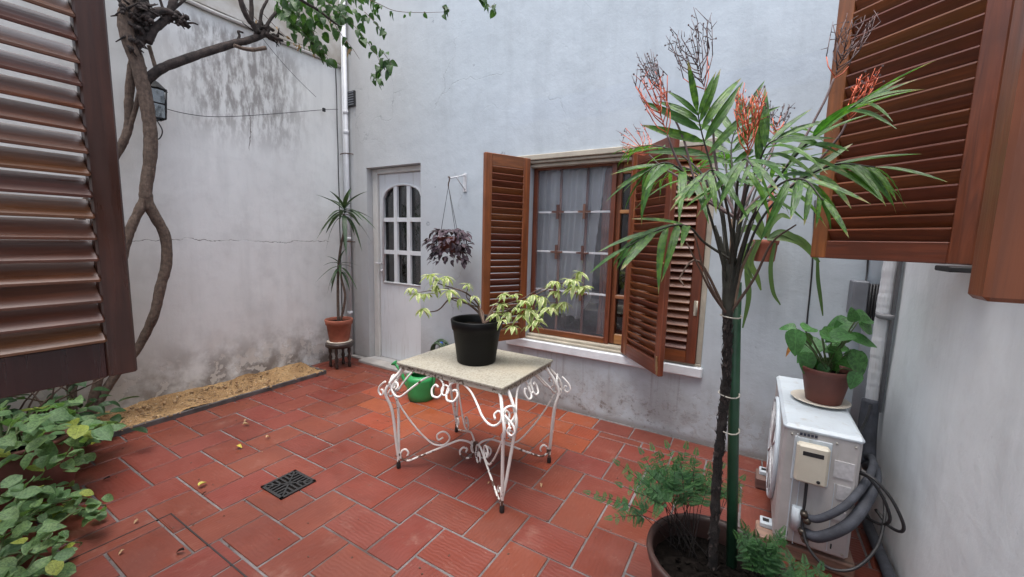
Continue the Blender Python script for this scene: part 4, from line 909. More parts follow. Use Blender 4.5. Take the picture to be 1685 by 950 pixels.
MB().tube(smooth([WC+V(-.06, 0, .20), WC+V(-.03, 0, .27), WC+V(.06, 0, .28), WC+V(.14, 0, .22), WC+V(.135, 0, .12), WC+V(.118, 0, .08)], 5), .011, 8).build('handle', 'green_plastic', q)
MB().lathe(WC+V(-.245, -.05, .258), [(0, .03), (.028, .026), (.03, .02), (.011, 0)], 14, (-.6, -.1, .6)).build('rose', 'green_plastic', q)

# --- big-leaved plant on the air conditioner
AP = V(.325, 2.375, AZ1); q = MB(); q.lathe(AP+V(0, 0, .001), [(0, 0), (.07, 0), (.115, .012), (.118, .016), (.112, .017), (.07, .006), (0, .006)], 36); q.build('plate', 'plate_cream', None, label='cream saucer plate on top of the air conditioner', category='plate')
ap = thing('potted_houseplant', 'leafy green plant in a brown plastic pot on the air conditioner', 'potted plant', AP+V(0, 0, .008))
pot(ap, AP+V(.012, 0, .008), .070, .100, .165, 'terracotta_dark', .03, .005)
lm = [leafmesh('lush', 'lush_leaf', .66, 8, dd, .12, 'heart', .02) for dd in (.2, .45, .8)]; dm = leafmesh('dead', 'dead_leaf', .5, 7, .8, .5, 'heart', .08)
AB = AP+V(.012, 0, .14); DA = 1.90
ll = [((1310, 540), (1283, 536)), ((1308, 542), (1310, 585)), ((1325, 545), (1345, 528)), ((1330, 548), (1328, 565)), ((1320, 562), (1288, 570)), ((1350, 560), (1315, 583)), ((1352, 556), (1388, 552)), ((1330, 580), (1325, 615)), ((1345, 588), (1343, 612)), ((1368, 590), (1362, 628)), ((1352, 548), (1392, 556)),
      ((1400, 528), (1352, 546)), ((1405, 530), (1402, 508)), ((1410, 525), (1448, 516)), ((1412, 530), (1445, 545)), ((1400, 550), (1362, 556)), ((1398, 556), (1448, 566)), ((1392, 570), (1360, 575)), ((1400, 580), (1434, 622)), ((1390, 585), (1395, 620)), ((1400, 575), (1412, 610)), ((1372, 545), (1398, 556)), ((1360, 600), (1345, 620)), ((1380, 572), (1365, 600)), ((1410, 612), (1400, 640)), ((1390, 565), (1380, 530))]
for i, (a_, b_) in enumerate(ll):
    D_ = DA+random.uniform(-.10, .08); A = pD(*a_, D_); B = pD(*b_, D_+random.uniform(-.05, .05)); dd = B-A
    mm = dm if i == 4 else random.choice(lm[:2]); inst('leaf', mm, ap, A, dd, V(-.25, -.7, .7)+rv(.3), max(.07, dd.length*1.05), 1.0)
    q = MB(); q.tube(smooth([AB+rv(.03)*1., (AB+A)/2+V(0, 0, .02), A], 4), [.0030, .0022], 6); q.build('stalk', 'green_stem', ap)

# --- terracotta pot of strap leaves on the back wall
WPc = pY(1259, 412, 2.79); wp = thing('wall_pot', 'terracotta wall pot with long yellow-green strap leaves behind the palm', 'potted plant', WPc)
pot(wp, V(WPc.x, WPc.y, WPc.z-.065), .052, .062, .125, 'terracotta', .03, .005)
MB().tube([V(WPc.x, WPc.y+.06, WPc.z+.03), V(WPc.x, BW-.001, WPc.z+.03)], .006, 8).build('holder', 'black_iron', wp)
ws = [leafmesh('strap', 'strap_leaf', .13, 8, .3, .2, 'strap'), leafmesh('strap', 'strap_leaf', .10, 8, .8, .2, 'strap')]
def ribbon(P, w, mat, parent, up=V(0, -1, .3), name='leaf', fold=.2):
    P = smooth(P, 5); q = MB(); n = len(P)
    for i, p in enumerate(P):
        t = (P[min(i+1, n-1)]-P[max(i-1, 0)]).normalized(); s_ = t.cross(up).normalized(); k = math.sin(math.pi*min(.98, .12+.88*i/(n-1)))**.6*w/2+.0012; nn = s_.cross(t)
        q.v += [p-s_*k+nn*fold*k, p, p+s_*k+nn*fold*k]
    q.f = [f for i in range(n-1) for f in ((i*3, i*3+1, i*3+4, i*3+3), (i*3+1, i*3+2, i*3+5, i*3+4))]; q.sm = [True]*len(q.f); q.build(name, mat, parent)
for pts, w_ in ([[(1262, 392), (1290, 390), (1320, 400), (1348, 432)], .05], [[(1266, 390), (1285, 382), (1310, 393), (1330, 412)], .03], [[(1250, 395), (1235, 430), (1245, 455), (1252, 478)], .03], [[(1245, 395), (1230, 440), (1232, 490), (1222, 540)], .028], [[(1275, 400), (1268, 440), (1272, 480), (1284, 502)], .02], [[(1345, 425), (1346, 460), (1350, 490), (1354, 520)], .016], [[(1255, 392), (1240, 375), (1220, 380), (1205, 400)], .035], [[(1262, 390), (1268, 370), (1285, 355), (1300, 360)], .03], [[(1258, 390), (1250, 365), (1240, 345), (1232, 340)], .03], [[(1240, 398), (1222, 415), (1228, 440), (1240, 462)], .03]):
    ribbon([pY(x_, y_, 2.73) for x_, y_ in pts], w_, 'strap_leaf', wp)
m = MB(); m.tube([pY(1262, 392, 2.78), pY(1266, 350, 2.80), pY(1272, 300, 2.80)], .012, 8); m.build('stem', 'terracotta', wp)

# ------------------------------------------------------------------ palm, its pot, stake and ferns
PP = V(-.03, 1.385, 0)
big = thing('palm_pot', 'large round black planter of dark soil at the bottom edge, under the palm', 'planter', PP)
MB().lathe(PP, [(0, .001), (.15, .001), (.158, .01), (.198, .30), (.207, .312), (.212, .335), (.210, .345), (.196, .345), (.190, .33), (.188, .25)], 44).build('pot', 'planter_dark', big)
MB().disc(PP+V(0, 0, .268), .19, 30, .010, .02).build('soil', 'soil', big)
m = MB()
for k in range(60):
    a = random.random()*6.28; r_ = random.random()*.17; m.box(PP+V(r_*math.cos(a), r_*math.sin(a), .285), (random.uniform(.005, .02), random.uniform(.004, .012), .006), Matrix.Rotation(random.random()*3, 3, 'Z'))
m.build('soil_crumbs', 'soil', big, kind='stuff')
YP = 1.41
palm = thing('palm', 'slender palm with a shaggy dark stem and orange flower stalks, tied to a green stake', 'palm', (PP.x, YP, .27))
trunk_px = [(1172, 985), (1173, 930), (1176, 860), (1179, 790), (1184, 735), (1190, 680), (1195, 620), (1197, 570), (1197, 520)]
TP = smooth([pY(x_, y_, YP) for x_, y_ in trunk_px], 6)
m = MB(); rr = [.0145+.0018*math.sin(i*1.9)+random.uniform(-.0012, .0012)-.002*i/len(TP) for i in range(len(TP))]; m.tube(TP, rr, 12, smooth=False); m.build('trunk', 'bark_dark', palm)
m = MB()
for i in range(420):                                   # ragged leaf-scar fibres
    k = random.randrange(len(TP)-1); p = TP[k].lerp(TP[k+1], random.random()); a = random.random()*6.283; o_ = V(math.cos(a), math.sin(a), 0)
    r_ = .012; L = random.uniform(.012, .032); up_ = random.choice((1, 1, -1)); q_ = p+o_*r_; t_ = o_.cross(V(0, 0, 1)); w_ = random.uniform(.003, .008)
    e_ = q_+o_*random.uniform(.002, .008)+V(0, 0, L*up_*.7); m.add([q_-t_*w_, q_+t_*w_, e_+t_*w_*.3, e_-t_*w_*.3], [(0, 1, 2, 3)])
m.build('trunk_fibres', 'bark_upper', palm, kind='stuff')
shaft = smooth([pY(x_, y_, YP) for x_, y_ in ((1197, 525), (1199, 490), (1202, 455), (1206, 425))], 6)
sr = [.0135+.006*math.sin(math.pi*min(1, i/20)) for i in range(len(shaft))]
MB().tube(shaft, sr, 10).build('crown_shaft', 'palm_sheath', palm)
for k in range(7):                                     # old leaf bases peeling off the stem
    a = k*2.4; b0 = shaft[2+k]; o_ = V(math.cos(a), math.sin(a), 0)
    MB().tube(smooth([b0+o_*.009, b0+o_*.018+V(0, 0, .06), b0+o_*.028+V(0, 0, .14), b0+o_*.055+V(0, 0, .22)], 4), [.007, .003], 7).build('leaf_base', 'palm_sheath' if k % 3 else 'dead_sheath', palm)
pl = [leafmesh('palm_leaflet', 'palm_leaf', .125, 7, dd, .2, 'lance') for dd in (.12, .35, .65)]
CR0 = pY(1200, 490, YP)
def frond(P, n, L, side=V(0, 0, 1), droop=.3, start=.35, fan=.9, r0=.0045):
    """rachis through P with leaflets in pairs; L = longest leaflet"""
    S = smooth(P, 8); N_ = len(S); MB().tube(S, [r0, .0015], 6).build('rachis', 'palm_sheath', palm)
    for i in range(n):
        t = start+(1-start)*(i+.5)/n; k = min(N_-2, int(t*(N_-1))); p = S[k].lerp(S[k+1], t*(N_-1)-k); T = (S[k+1]-S[k]).normalized()
        sd = T.cross(side); sd = sd.normalized() if sd.length > .1 else T.orthogonal().normalized(); u = (i+.5)/n
        ln = L*(.62+.5*math.sin(math.pi*min(1, .25+.75*u)))*random.uniform(.85, 1.1)*(1 if u < .85 else .85)
        for sg in (1, -1):
            ang = fan*(1-.55*u); d_ = (T*math.cos(ang)+sd*sg*math.sin(ang)+V(0, 0, -droop*random.uniform(.3, 1.2))+rv(.06)).normalized()
            inst('leaflet', random.choice(pl), palm, p, d_, side+rv(.25), ln)
    T = (S[-1]-S[-3]).normalized(); inst('leaflet', pl[0], palm, S[-1], T, side, L*.8)
def P_(*a): return [CR0+V(random.uniform(-.012, .012), random.uniform(-.012, .012), random.uniform(-.03, .13)) if p is None else pY(p[0], p[1], YP+(p[2] if len(p) > 2 else 0)) for p in a]
frond(P_(None, (1160, 400, -.05), (1130, 372, -.15), (1085, 378, -.25), (1030, 408, -.3)), 6, .15, V(0, -.55, .8), .25, .45, .55)
frond(P_(None, (1165, 345, -.1), (1130, 290, -.22), (1095, 268, -.28), (1060, 285, -.3)), 6, .15, V(0, -.4, .9), .40, .4, .8)
frond(P_(None, (1180, 330, 0), (1130, 262, .1), (1080, 240, .18), (1035, 245, .25)), 6, .13, V(0, -.3, .9), .15, .45, .7)
frond(P_(None, (1190, 350, .02), (1172, 280, .02), (1155, 220, .0), (1148, 185, -.02)), 5, .19, V(.1, -1, .1), .0, .55, 1.0)
frond(P_(None, (1215, 350, .05), (1205, 280, .15), (1205, 230, .2), (1225, 190, .22)), 6, .17, V(.1, -1, .2), .1, .5, .9)
frond(P_(None, (1240, 360, -.02), (1290, 280, -.08), (1350, 215, -.15), (1420, 165, -.22)), 7, .16, V(-.1, -.5, .85), .12, .4, .7)
frond(P_(None, (1245, 375, 0), (1300, 310, -.05), (1370, 272, -.1), (1440, 275, -.14)), 7, .165, V(0, -.45, .9), .25, .4, .75)
frond(P_(None, (1235, 365, -.1), (1275, 310, -.25), (1320, 295, -.35), (1355, 330, -.4)), 6, .12, V(0, -.5, .8), .6, .35, .85)
frond(P_(None, (1225, 350, .1), (1260, 260, .25), (1300, 215, .35), (1350, 200, .45)), 6, .15, V(0, -.5, .9), .2, .45, .8)
frond(P_(None, (1200, 360, -.12), (1185, 300, -.28), (1170, 280, -.4), (1150, 300, -.5)), 5, .11, V(0, -.7, .7), .6, .4, .85)
frond(P_(None, (1210, 350, -.1), (1215, 290, -.25), (1225, 262, -.4), (1240, 275, -.52)), 5, .11, V(0, -.7, .7), .5, .4, .9)
frond(P_(None, (1230, 355, .12), (1250, 300, .28), (1275, 270, .42), (1310, 280, .52)), 6, .14, V(0, -.3, .9), .4, .4, .85)
frond(P_(None, (1185, 345, .12), (1150, 290, .28), (1115, 275, .4), (1080, 300, .5)), 5, .13, V(0, -.3, .9), .4, .4, .85)
frond(P_(None, (1205, 340, .15), (1195, 280, .3), (1190, 250, .42), (1180, 255, .55)), 6, .17, V(0, -.5, .9), .3, .45, .85)
frond(P_(None, (1225, 330, -.05), (1245, 280, -.12), (1262, 240, -.15), (1290, 225, -.15)), 6, .15, V(0, -.6, .8), .25, .5, .85)
for a_, b_, c_ in (((1150, 430), (1120, 455), (1125, 470)), ((1170, 480), (1150, 440), (1130, 400)), ((1185, 500), (1160, 450), (1142, 380)), ((1240, 460), (1270, 400), (1310, 370))):
    MB().tube(smooth([pY(1198, 520, YP), pY(*a_, YP-.03), pY(*b_, YP-.05), pY(*c_, YP-.08)], 5), [.005, .002], 6).build('rachis', 'twig', palm)
# flower stalks: coral below, dry and dark above
def stalk(P, spread, length, n, split, D_):
    S = smooth(P, 6); MB().tube(S, [.0045, .003], 6).build('flower_stalk', 'orange_stem' if split > .6 and len(P) < 3 else 'dry_stem', palm)
    lo, hi = MB(), MB(); ax = (S[-1]-S[-4]).normalized()
    for k in range(n):
        u = k/n; p = S[-1]+ax*length*.5*u; a = k*2.4; o_ = ax.orthogonal(); o_.rotate(Matrix.Rotation(a, 3, ax)); L = length*(1-.45*u)*random.uniform(.7, 1.05)
        q1 = p+ax*L*.35+o_*spread*random.uniform(.5, 1.); q2 = p+ax*L*.75+o_*spread*random.uniform(.8, 1.3)+rv(.006); q3 = p+ax*L+o_*spread*random.uniform(.7, 1.3)+rv(.01)
        (lo if split > u*.4 else hi).tube([p, p.lerp(q1, .5)+o_*.004, q1], [.0018, .0013], 5); (lo if split > .6 else hi).tube([q1, q2], [.0015, .0012], 5); (lo if split > .9 else hi).tube([q2, q3], [.0012, .0006], 5)
        for t in range(3):
            s_ = q1.lerp(q3, .25+.22*t); e_ = s_+(ax*.5+rv(.6)).normalized()*random.uniform(.012, .03); (lo if split > .7 else hi).tube([s_, e_], [.0014, .0007], 4)
            if random.random() < .4: hi.box(e_, (.004, .004, .004))
    if lo.v: lo.build('flower_branches', 'orange_stem', palm, kind='stuff')
    if hi.v: hi.build('flower_tips', 'dry_stem', palm, kind='stuff')
S_ = lambda *a: [pY(1212, 360, YP)]+[pY(p[0], p[1], YP+(p[2] if len(p) > 2 else 0)) for p in a]
stalk(S_((1150, 320, -.05), (1115, 265, -.1), (1098, 222, -.12)), .026, .19, 13, .72, 0)
stalk(S_((1150, 310), (1125, 230), (1098, 170)), .016, .20, 10, .05, 0)
stalk(S_((1180, 280, .03), (1172, 200, .05), (1160, 150, .05)), .040, .22, 18, .05, 0)
stalk(S_((1222, 330, -.1), (1228, 290, -.15), (1230, 256, -.16)), .020, .165, 15, .92, 0)
stalk(S_((1250, 290, .15), (1270, 250, .25), (1275, 225, .3)), .025, .16, 12, .3, 0)
stalk(S_((1310, 300, .05), (1375, 232, .05), (1394, 200, .05)), .014, .135, 9, .95, 0)
stalk(S_((1290, 280, .1), (1350, 180, .15), (1372, 130, .18)), .032, .20, 14, .05, 0)
stalk(S_((1130, 300, .1), (1090, 275, .2), (1068, 255, .25)), .035, .16, 12, .75, 0)
# stake and ties
q = MB(); q.tube([pY(1203, 985, YP+.045), pY(1207, 700, YP+.045), pY(1211, 465, YP+.045)], .0165, 14); stake = q.build('stake', 'green_pole', None, label='straight dark green metal stake standing beside the palm stem', category='stake')
for yy in (520, 648, 706):
    c_ = (pY(1196 if yy < 600 else 1190, yy, YP)+pY(1209, yy, YP+.045))/2; MB().tube([c_+V(.030*math.cos(t*.5), .040*math.sin(t*.5), .0015*math.sin(t)) for t in range(14)], .0022, 5, cap=False).build('tie', 'cardboard', palm)

# --- ferns
def pinna_mesh(mat):
    q = MB()
    for i in range(9):
        t = i/8
        for sg in (1, -1):
            L = .30*(1-t*.75)+.05; w_ = .055*(1-.5*t)+.012; x = t*.9
            q.add([(x, 0, 0), (x+L*.45, sg*(L*.55-w_), .02), (x+L*.9, sg*L, -.03), (x+L*.25, sg*(L*.6+w_), .0)], [(0, 1, 2, 3)])
    q.add([(0, -.012, 0), (1, 0, 0), (0, .012, 0)], [(0, 1, 2)]); m_ = q.mesh('pinna'); m_.materials.append(MATS[mat]); return m_
PIN = pinna_mesh('fern_leaf')
def fern(parent, P, n, L, droop=.1, seed=0, side=V(0, -.5, .85), start=.45):
    S = smooth(P, 6); N_ = len(S); MB().tube(S, [.0014, .0007], 5).build('stem', 'bark_dark', parent)
    for i in range(n):
        t = start+(1-start)*(i+.5)/n; k = min(N_-2, int(t*(N_-1))); p = S[k]; T = (S[k+1]-S[k]).normalized(); sd = T.cross(side).normalized(); u = (i+.5)/n
        for sg in (1, -1):
            d_ = (T*.55+sd*sg+V(0, 0, -droop)+rv(.28)).normalized(); inst('pinna', PIN, parent, p+rv(.004), d_, side+rv(.45), L*(1-.55*u)*random.uniform(.75, 1.2))
    inst('pinna', PIN, parent, S[-1], (S[-1]-S[-3]), side, L*.7)
fn = thing('fern', 'lacy maidenhair fern growing at the left edge of the palm planter', 'fern', PP+V(-.1, .05, .27))
FB = PP+V(-.10, .06, .275)
for e in ((1020, 765, -.05), (1025, 800, -.1), (972, 812, 0), (990, 822, .05), (1008, 852, -.05), (1058, 748, .1), (1075, 742, .12), (1100, 738, .1), (1128, 740, .12), (1060, 770, 0), (1085, 775, 0), (1110, 775, 0), (1140, 765, .1), (1165, 772, .15), (1185, 770, .2), (1220, 790, .2), (1100, 800, 0), (1130, 802, .05), (1070, 800, -.05), (1150, 790, .1), (1090, 755, .05), (1120, 760, .02), (1055, 785, .05), (1145, 750, .15), (1205, 780, .22), (1040, 790, 0), (1165, 800, .1)):
    E_ = pY(e[0], e[1], 1.42+e[2]*1.2); b_ = FB+V(random.uniform(-.05, .09), random.uniform(-.02, .05), 0); mid = (b_+E_)/2+V(0, 0, .05); fern(fn, [b_, mid, E_], 6, .046, .25, start=.55)
fn2 = thing('asparagus_fern', 'flat feathery green fern fronds at the lower right, beside the green stake', 'fern', PP+V(.17, -.05, .27))
for e in ((1225, 870, 1.38), (1245, 885, 1.36), (1262, 893, 1.36), (1285, 898, 1.36), (1215, 885, 1.34), (1300, 920, 1.42), (1325, 930, 1.42), (1350, 938, 1.44), (1310, 945, 1.40), (1335, 955, 1.40), (1285, 880, 1.45), (1290, 935, 1.38), (1360, 958, 1.42), (1270, 910, 1.36)):
    E_ = pY(*e); b_ = (PP+V(.13, -.0, .275)) if e[0] < 1288 else V(.22, 1.33, .25); fern(fn2, [b_, (b_+E_)/2+V(0, 0, .03), E_], 8, .044, .05, start=.35)
SP = V(.165, 1.29, 0); q = thing('small_planter', 'small brown pot tucked behind the stake at the bottom edge', 'planter', SP)
pot(q, SP, .08, .105, .235, 'terracotta_dark', .03, .006)

# ------------------------------------------------------------------ shrub at the lower left
SL = V(-2.93, .40, 0); q = thing('terracotta_pot', 'big round brown clay pot among the leaves at the lower left', 'plant pot', SL)
MB().lathe(SL, [(0, .001), (.10, .001), (.125, .03), (.155, .12), (.16, .19), (.14, .28), (.13, .30), (.148, .32), (.148, .335), (.128, .335), (.12, .28)], 36).build('pot', 'terracotta_dark', q)
MB().disc(SL+V(0, 0, .30), .125, 20, .008).build('soil', 'soil', q)
lf = thing('leafy_shrub', 'spreading bush with round green leaves in the lower left corner', 'shrub', (-2.2, .3, 0))
rm = [leafmesh('round_leaf', 'shrub_leaf', .78, 6, dd, fd, 'oval', wv_) for dd, fd, wv_ in ((.12, .10, .02), (.35, .25, .05), (.6, .08, .07), (-.2, .22, .04))]+[leafmesh('round_leaf', 'shrub_leaf', .62, 6, .2, .18, 'heart', .02)]
ym = leafmesh('round_leaf', 'shrub_yellow', .75, 6, .2, .12, 'oval', .02)
def leafcloud(x0, y0, x1, y1, D0_, D1_, n, s0, s1):
    for _ in range(n):
        x_, y_ = random.uniform(x0, x1), random.uniform(y0, y1); D_ = random.uniform(D0_, D1_); p = pD(x_, y_, D_)
        if p.z < .02 or p.x < LW+.06: continue
        a = random.random()*6.283; inst('leaf', ym if random.random() < .07 else random.choice(rm), lf, p, V(math.cos(a), math.sin(a), random.uniform(-.5, .25)), V(.2, -.25, 1)+rv(.45), random.uniform(s0, s1)*.92)
leafcloud(-30, 670, 90, 790, 1.7, 2.3, 120, .065, .10)
leafcloud(60, 690, 165, 730, 2.0, 2.5, 62, .07, .11)
leafcloud(40, 725, 140, 790, 1.95, 2.25, 34, .06, .09)
leafcloud(110, 690, 185, 725, 2.1, 2.4, 16, .07, .10)
leafcloud(60, 655, 130, 700, 2.1, 2.6, 26, .06, .095)
leafcloud(-30, 780, 70, 880, 1.5, 2.0, 80, .05, .08)
leafcloud(40, 800, 135, 850, 1.7, 2.1, 26, .055, .08)
leafcloud(75, 815, 175, 850, 1.75, 2.05, 24, .05, .07)
leafcloud(-30, 860, 95, 960, 1.35, 1.85, 90, .05, .085)
leafcloud(60, 740, 130, 830, 1.75, 2.1, 34, .055, .08)
leafcloud(90, 825, 178, 850, 1.75, 2.0, 14, .05, .07)
leafcloud(60, 870, 140, 950, 1.6, 1.8, 34, .045, .065)
m = MB()
for e in ((20, 690, 2.), (60, 700, 2.1), (110, 700, 2.3), (165, 720, 2.3), (90, 740, 2.1), (30, 760, 1.9), (-10, 720, 1.9), (60, 790, 1.9), (120, 830, 1.9), (170, 838, 1.9), (100, 850, 1.9), (10, 850, 1.6), (60, 880, 1.7), (130, 900, 1.7), (30, 930, 1.5), (90, 930, 1.6)):
    E_ = pD(*e); b_ = V(-2.25+random.uniform(-.2, .1), .12+random.uniform(-.05, .1), .02) if e[1] > 780 else SL+V(random.uniform(-.08, .1), random.uniform(-.1, .0), .33); m.tube(smooth([b_, (b_+E_)/2+V(0, 0, .12), E_+V(0, 0, .02), E_], 5), [.005, .002], 6)
m.build('stems', 'green_stem', lf)
# darker plants against the left wall, behind
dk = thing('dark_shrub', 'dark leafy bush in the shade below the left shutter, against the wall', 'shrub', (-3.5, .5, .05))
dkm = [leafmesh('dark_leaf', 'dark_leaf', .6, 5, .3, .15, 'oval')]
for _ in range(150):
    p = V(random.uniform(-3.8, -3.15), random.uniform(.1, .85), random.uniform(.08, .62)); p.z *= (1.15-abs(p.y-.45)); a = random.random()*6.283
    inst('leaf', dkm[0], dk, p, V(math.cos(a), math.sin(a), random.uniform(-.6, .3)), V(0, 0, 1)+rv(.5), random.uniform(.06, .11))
m = MB()
for k in range(12): m.tube(smooth([V(-3.6, .5, .04), V(-3.55+random.uniform(-.15, .2), .5+random.uniform(-.2, .2), .3), V(random.uniform(-3.8, -3.2), random.uniform(.15, .8), .5)], 4), [.008, .003], 6)
m.build('stems', 'twig', dk)

# ------------------------------------------------------------------ the old tree on the left wall
TXP = -3.60
tree = thing('old_tree', 'old twisted tree with a looping trunk against the left wall', 'tree', (-3.68, 1.03, .04))
def limb(pts, r0, r1, X=TXP, name='branch', parent=None, bump_=.11, n=6, mat='bark'):
    if min(p[1] for p in pts) < 75 and name == 'branch': mat = 'bark_upper'
    P = smooth([pX(p[0], p[1], p[2] if len(p) > 2 else X) for p in pts], n); N_ = len(P)
    rr = [.69*(r0+(r1-r0)*i/(N_-1))*(1+bump_*noise.noise(V(i*.55, r0*90, len(pts)))+bump_*.5*random.uniform(-1, 1)) for i in range(N_)]
    return MB().tube(P, rr, 10).build(name, mat, parent or tree)
trunk = limb([(128, 720, -3.66), (160, 665, -3.68), (192, 615, -3.68), (222, 580, -3.66), (240, 549, -3.64), (255, 514), (264, 473), (274, 434), (272, 390), (256, 358), (243, 334), (240, 312), (246, 271), (248, 226), (243, 181), (235, 139), (224, 97), (213, 69), (207, 35), (214, 5), (218, -30)], .036, .065, TXP, 'trunk', bump_=.09)
limb([(135, 715, -3.67), (158, 640, -3.68), (176, 560, -3.68), (188, 500, -3.66), (196, 450), (206, 405), (217, 372), (231, 343), (241, 322)], .036, .042, TXP, 'trunk')
limb([(120, 730, -3.70), (118, 640, -3.72), (112, 540, -3.74), (115, 440, -3.75), (132, 360, -3.75), (155, 310, -3.74), (175, 282, -3.74), (194, 250, -3.74), (205, 229, -3.72), (212, 205, -3.72), (212, 170, -3.70), (216, 122, -3.66), (222, 90, -3.62)], .034, .036)
limb([(208, 225, -3.72), (220, 190, -3.68), (230, 150), (238, 110)], .02, .02)
limb([(214, 80), (232, 60), (225, 30), (232, -10)], .05, .055); limb([(222, 60), (238, 45), (242, 20), (236, -10)], .04, .03)
limb([(232, 145, TXP-.01), (246, 128, TXP+.01), (268, 112, TXP+.04), (299, 100), (333, 88), (368, 77), (392, 70), (404, 68), (430, 58), (442, 45)], .042, .036, TXP+.06)
limb([(425, 55), (416, 40), (409, 32), (400, 14), (392, -15)], .034, .026, TXP+.07); limb([(413, 35), (414, 15), (412, -15)], .026, .020, TXP+.07)
limb([(425, 50), (428, 36), (431, 18), (440, 0)], .020, .014, TXP+.07); limb([(436, 48), (445, 32), (455, 20), (457, 18)], .018, .016, TXP+.08)
limb([(436, 55), (450, 62), (465, 67)], .024, .016, TXP+.08); limb([(385, 75), (400, 80), (418, 82), (437, 79)], .018, .022, TXP+.1); limb([(388, 72), (394, 60), (392, 52), (400, 54)], .016, .010, TXP+.06)
limb([(236, 32), (252, 22), (268, 18), (282, 22), (296, 32), (312, 46)], .042, .022, TXP+.04); limb([(300, 35), (308, 38), (318, 38), (326, 41)], .012, .007, TXP+.05)
limb([(243, 70), (252, 50), (266, 38), (277, 26), (284, 8), (290, -20)], .036, .036, TXP+.02); limb([(270, 20), (266, 8), (260, -12)], .014, .01); limb([(285, 15), (298, 5), (306, -3)], .014, .012)
limb([(245, 75, -3.7), (250, 92, -3.7), (256, 112, -3.68)], .018, .018)
m = MB()
for (cx, cy, s_) in ((222, 25, 30), (232, 45, 25), (222, 70, 18), (425, 52, 16), (445, 55, 14), (300, 35, 12), (205, 15, 14), (240, 12, 18), (455, 60, 9), (290, 28, 12)):      # burrs and cut spurs
    for q_ in range(int(s_*1.0)):
        p = pX(cx+random.gauss(0, s_*.34), cy+random.gauss(0, s_*.4), TXP+random.uniform(-.03, .07)); d_ = rv(1).normalized()
        if q_ % 2: r_ = random.uniform(.009, .021); m.tube([p-d_*r_, p-d_*r_*.6, p, p+d_*r_*.6, p+d_*r_*1.05], [r_*.3, r_*.8, r_, r_*.75, r_*.3], 7)
        else: m.tube([p, p+d_*.03, p+d_*random.uniform(.05, .09)+rv(.008)], [.009, .006, .003], 5)
m.build('burrs', 'bark_upper', tree, kind='stuff')
# vines and hanging foliage
vine = thing('climbing_vine', 'leafy green vine trailing down from above into the courtyard corner', 'vine', (-3.0, 2.2, 3.2))
vm = [leafmesh('vine_leaf', 'vine_leaf', .7, 6, dd, .22, 'heart', .03) for dd in (.25, .55)]
vd = leafmesh('vine_leaf', 'tan_fallen', .4, 5, .6, .5)
def vleaf(p, s0=.05, s1=.085, dry=False):
    a = random.random()*6.283; inst('leaf', vd if dry else random.choice(vm), vine, p, V(math.cos(a)*.8, math.sin(a)*.8, random.uniform(-1.5, -.2)), V(.4, -.8, .5)+rv(.6), random.uniform(s0, s1))
def vrun(pts, n, D=3.3, r=.003, dry=0, jit=.02, s0=.05, s1=.085):
    P = smooth([pD(p[0], p[1], p[2] if len(p) > 2 else D) for p in pts], 6); MB().tube(P, [r, r*.5], 5).build('tendril', 'twig', vine)
    for i in range(n):
        t = random.random()**.8; k = min(len(P)-2, int(t*(len(P)-1))); vleaf(P[k]+rv(jit), s0, s1, random.random() < dry)
vrun([(440, -30), (480, 10), (510, 45), (528, 80), (540, 98)], 26, 3.2, jit=.035)
vrun([(500, -30), (545, 10), (585, 45), (605, 70), (622, 95), (628, 125)], 26, 3.2)
vrun([(600, 20), (622, 42), (636, 58)], 8, 3.2); vrun([(625, 80), (640, 100), (645, 118)], 11, 3.2)
vrun([(612, 125), (620, 130), (628, 135)], 8, 3.2, jit=.03, s0=.04, s1=.065)
vrun([(540, 20), (560, 55), (580, 80), (592, 98)], 9, 3.25, dry=.3)
vrun([(585, -10), (620, 5), (650, 18), (690, 21), (730, 20)], 14, 3.1, dry=.35, s0=.035, s1=.055)
vrun([(728, 12), (735, 14), (741, 17)], 5, 3.1, jit=.02, s0=.04, s1=.06); vrun([(785, -20), (798, 5), (808, 12), (814, 6)], 9, 3.0, s0=.05, s1=.07)
vrun([(385, -10), (420, 30), (460, 65), (500, 80), (522, 90)], 12, 3.4, dry=.5, s0=.03, s1=.05); vrun([(430, 20), (470, 60), (500, 75), (535, 85)], 6, 3.5, dry=.6, s0=.03, s1=.05)
vrun([(505, 60), (522, 80), (540, 92)], 20, 3.25, jit=.04, s0=.045, s1=.07); vrun([(470, 10), (490, 40), (500, 55)], 18, 3.2, jit=.05)
vrun([(300, 0), (345, 4), (385, 12)], 5, 3.6, .0015, dry=1, jit=.004, s0=.05, s1=.06)
vrun([(262, 190), (285, 205), (305, 215), (322, 222)], 8, 3.6, .0018, jit=.01, s0=.035, s1=.05); vrun([(256, 225), (268, 235), (282, 244)], 4, 3.6, .0015, jit=.01, s0=.03, s1=.045)
vrun([(250, 60), (285, 110), (330, 145)], 4, 3.7, .0016, dry=1, jit=.01, s0=.03, s1=.04)
for _ in range(150): vleaf(pD(random.uniform(450, 620), random.uniform(-45, 25+.05*random.uniform(0, 400)), random.uniform(2.9, 3.4)), .05, .085)
for _ in range(50): vleaf(pD(random.uniform(470, 560), random.uniform(0, 60), random.uniform(3.1, 3.4)), .05, .08)
limb([(470, -20), (495, 0), (525, 18), (548, 36), (562, 45)], .018, .008, -2.9, 'branch', tree)

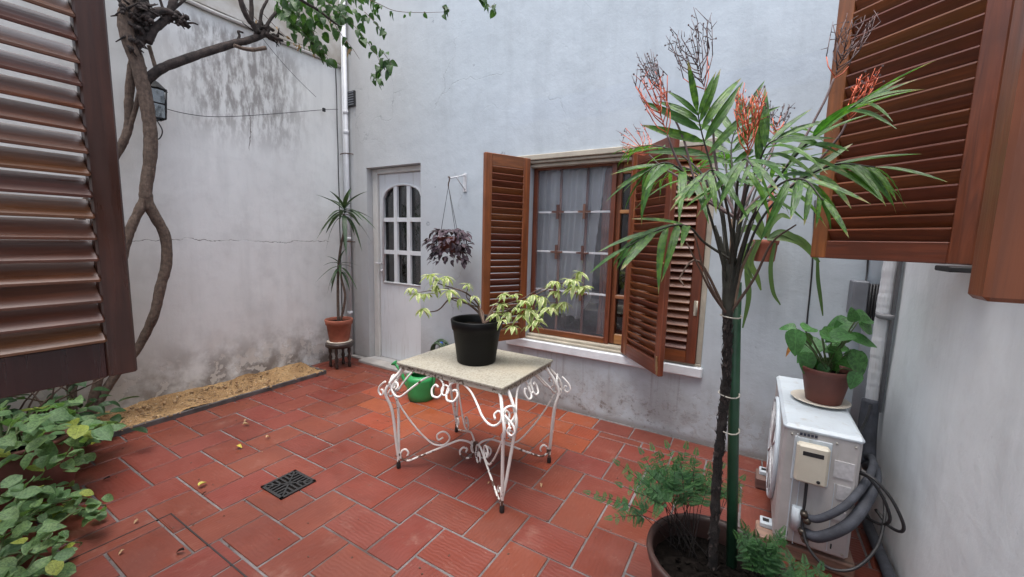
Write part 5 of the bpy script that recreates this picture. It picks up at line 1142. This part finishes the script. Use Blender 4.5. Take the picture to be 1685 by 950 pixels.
# ------------------------------------------------------------------ fallen leaves on the tiles
fl_m = {'y': leafmesh('fallen', 'yellow_fallen', .6, 5, .25, .35, 'heart', .06), 't': leafmesh('fallen', 'tan_fallen', .5, 5, .4, .5, 'oval', .08), 'd': leafmesh('fallen', 'bark_dark', .4, 5, .5, .5, 'oval', .08)}
for x_, y_, k, s_, lab in ((390, 737, 'y', .055, 'bright yellow fallen leaf on the tiles left of the drain'), (327, 804, 'y', .06, 'yellow-green fallen leaf above the floor hatch'), (437, 723, 't', .045, 'curled tan leaf on the tiles just above the drain'), (399, 702, 't', .055, 'greenish brown leaf on the tiles in front of the sand bed'), (405, 692, 't', .035, 'small curled tan leaf beside the sand bed'), (458, 638, 't', .06, 'tan leaf lying at the kerb of the sand bed'), (182, 789, 'd', .045, 'dark leaf on the tiles near the clay pot'), (304, 910, 'd', .05, 'dark shrivelled leaf inside the floor hatch outline'), (891, 798, 't', .035, 'small brown leaf right of the table foot'), (228, 857, 't', .03, 'tiny brown leaf by the upper left of the hatch'), (205, 907, 't', .03, 'tiny tan leaf on the hatch cover'), (430, 745, 't', .012, 'white crumb-sized petal near the drain'), (806, 795, 't', .022, 'tiny tan leaf in the shade under the table'), (340, 812, 'd', .03, 'dark leaf stalk beside the yellow-green leaf')):
    a = random.random()*6.283; p = pZ(x_, y_, .004); o = inst('fallen_leaf', fl_m[k], None, p+V(0, 0, s_*.25), V(math.cos(a), math.sin(a), .1), V(0, 0, 1)+rv(.2), s_*.78); o['label'] = lab; o['category'] = 'leaf'; o['group'] = 'fallen leaves on the tiles'

m = MB()                                               # crumbs and bits of litter nobody could count
for i in range(420):
    if i % 3: p = V(random.uniform(-3.4, .4), random.uniform(.3, 2.7), .0)
    else: p = V(-3.47+abs(random.gauss(0, .10)), random.uniform(.4, 2.4), 0)
    p = V(p.x+noise.noise(p*4)*.1, p.y, .0012); s_ = random.uniform(.0012, .0042); m.box(p, (s_*2.2, s_*1.2, s_*.8), Matrix.Rotation(random.random()*3, 3, 'Z'))
m.build('floor_litter', 'bark', None, kind='stuff', label='specks of grit and leaf litter scattered over the tiles', category='litter')
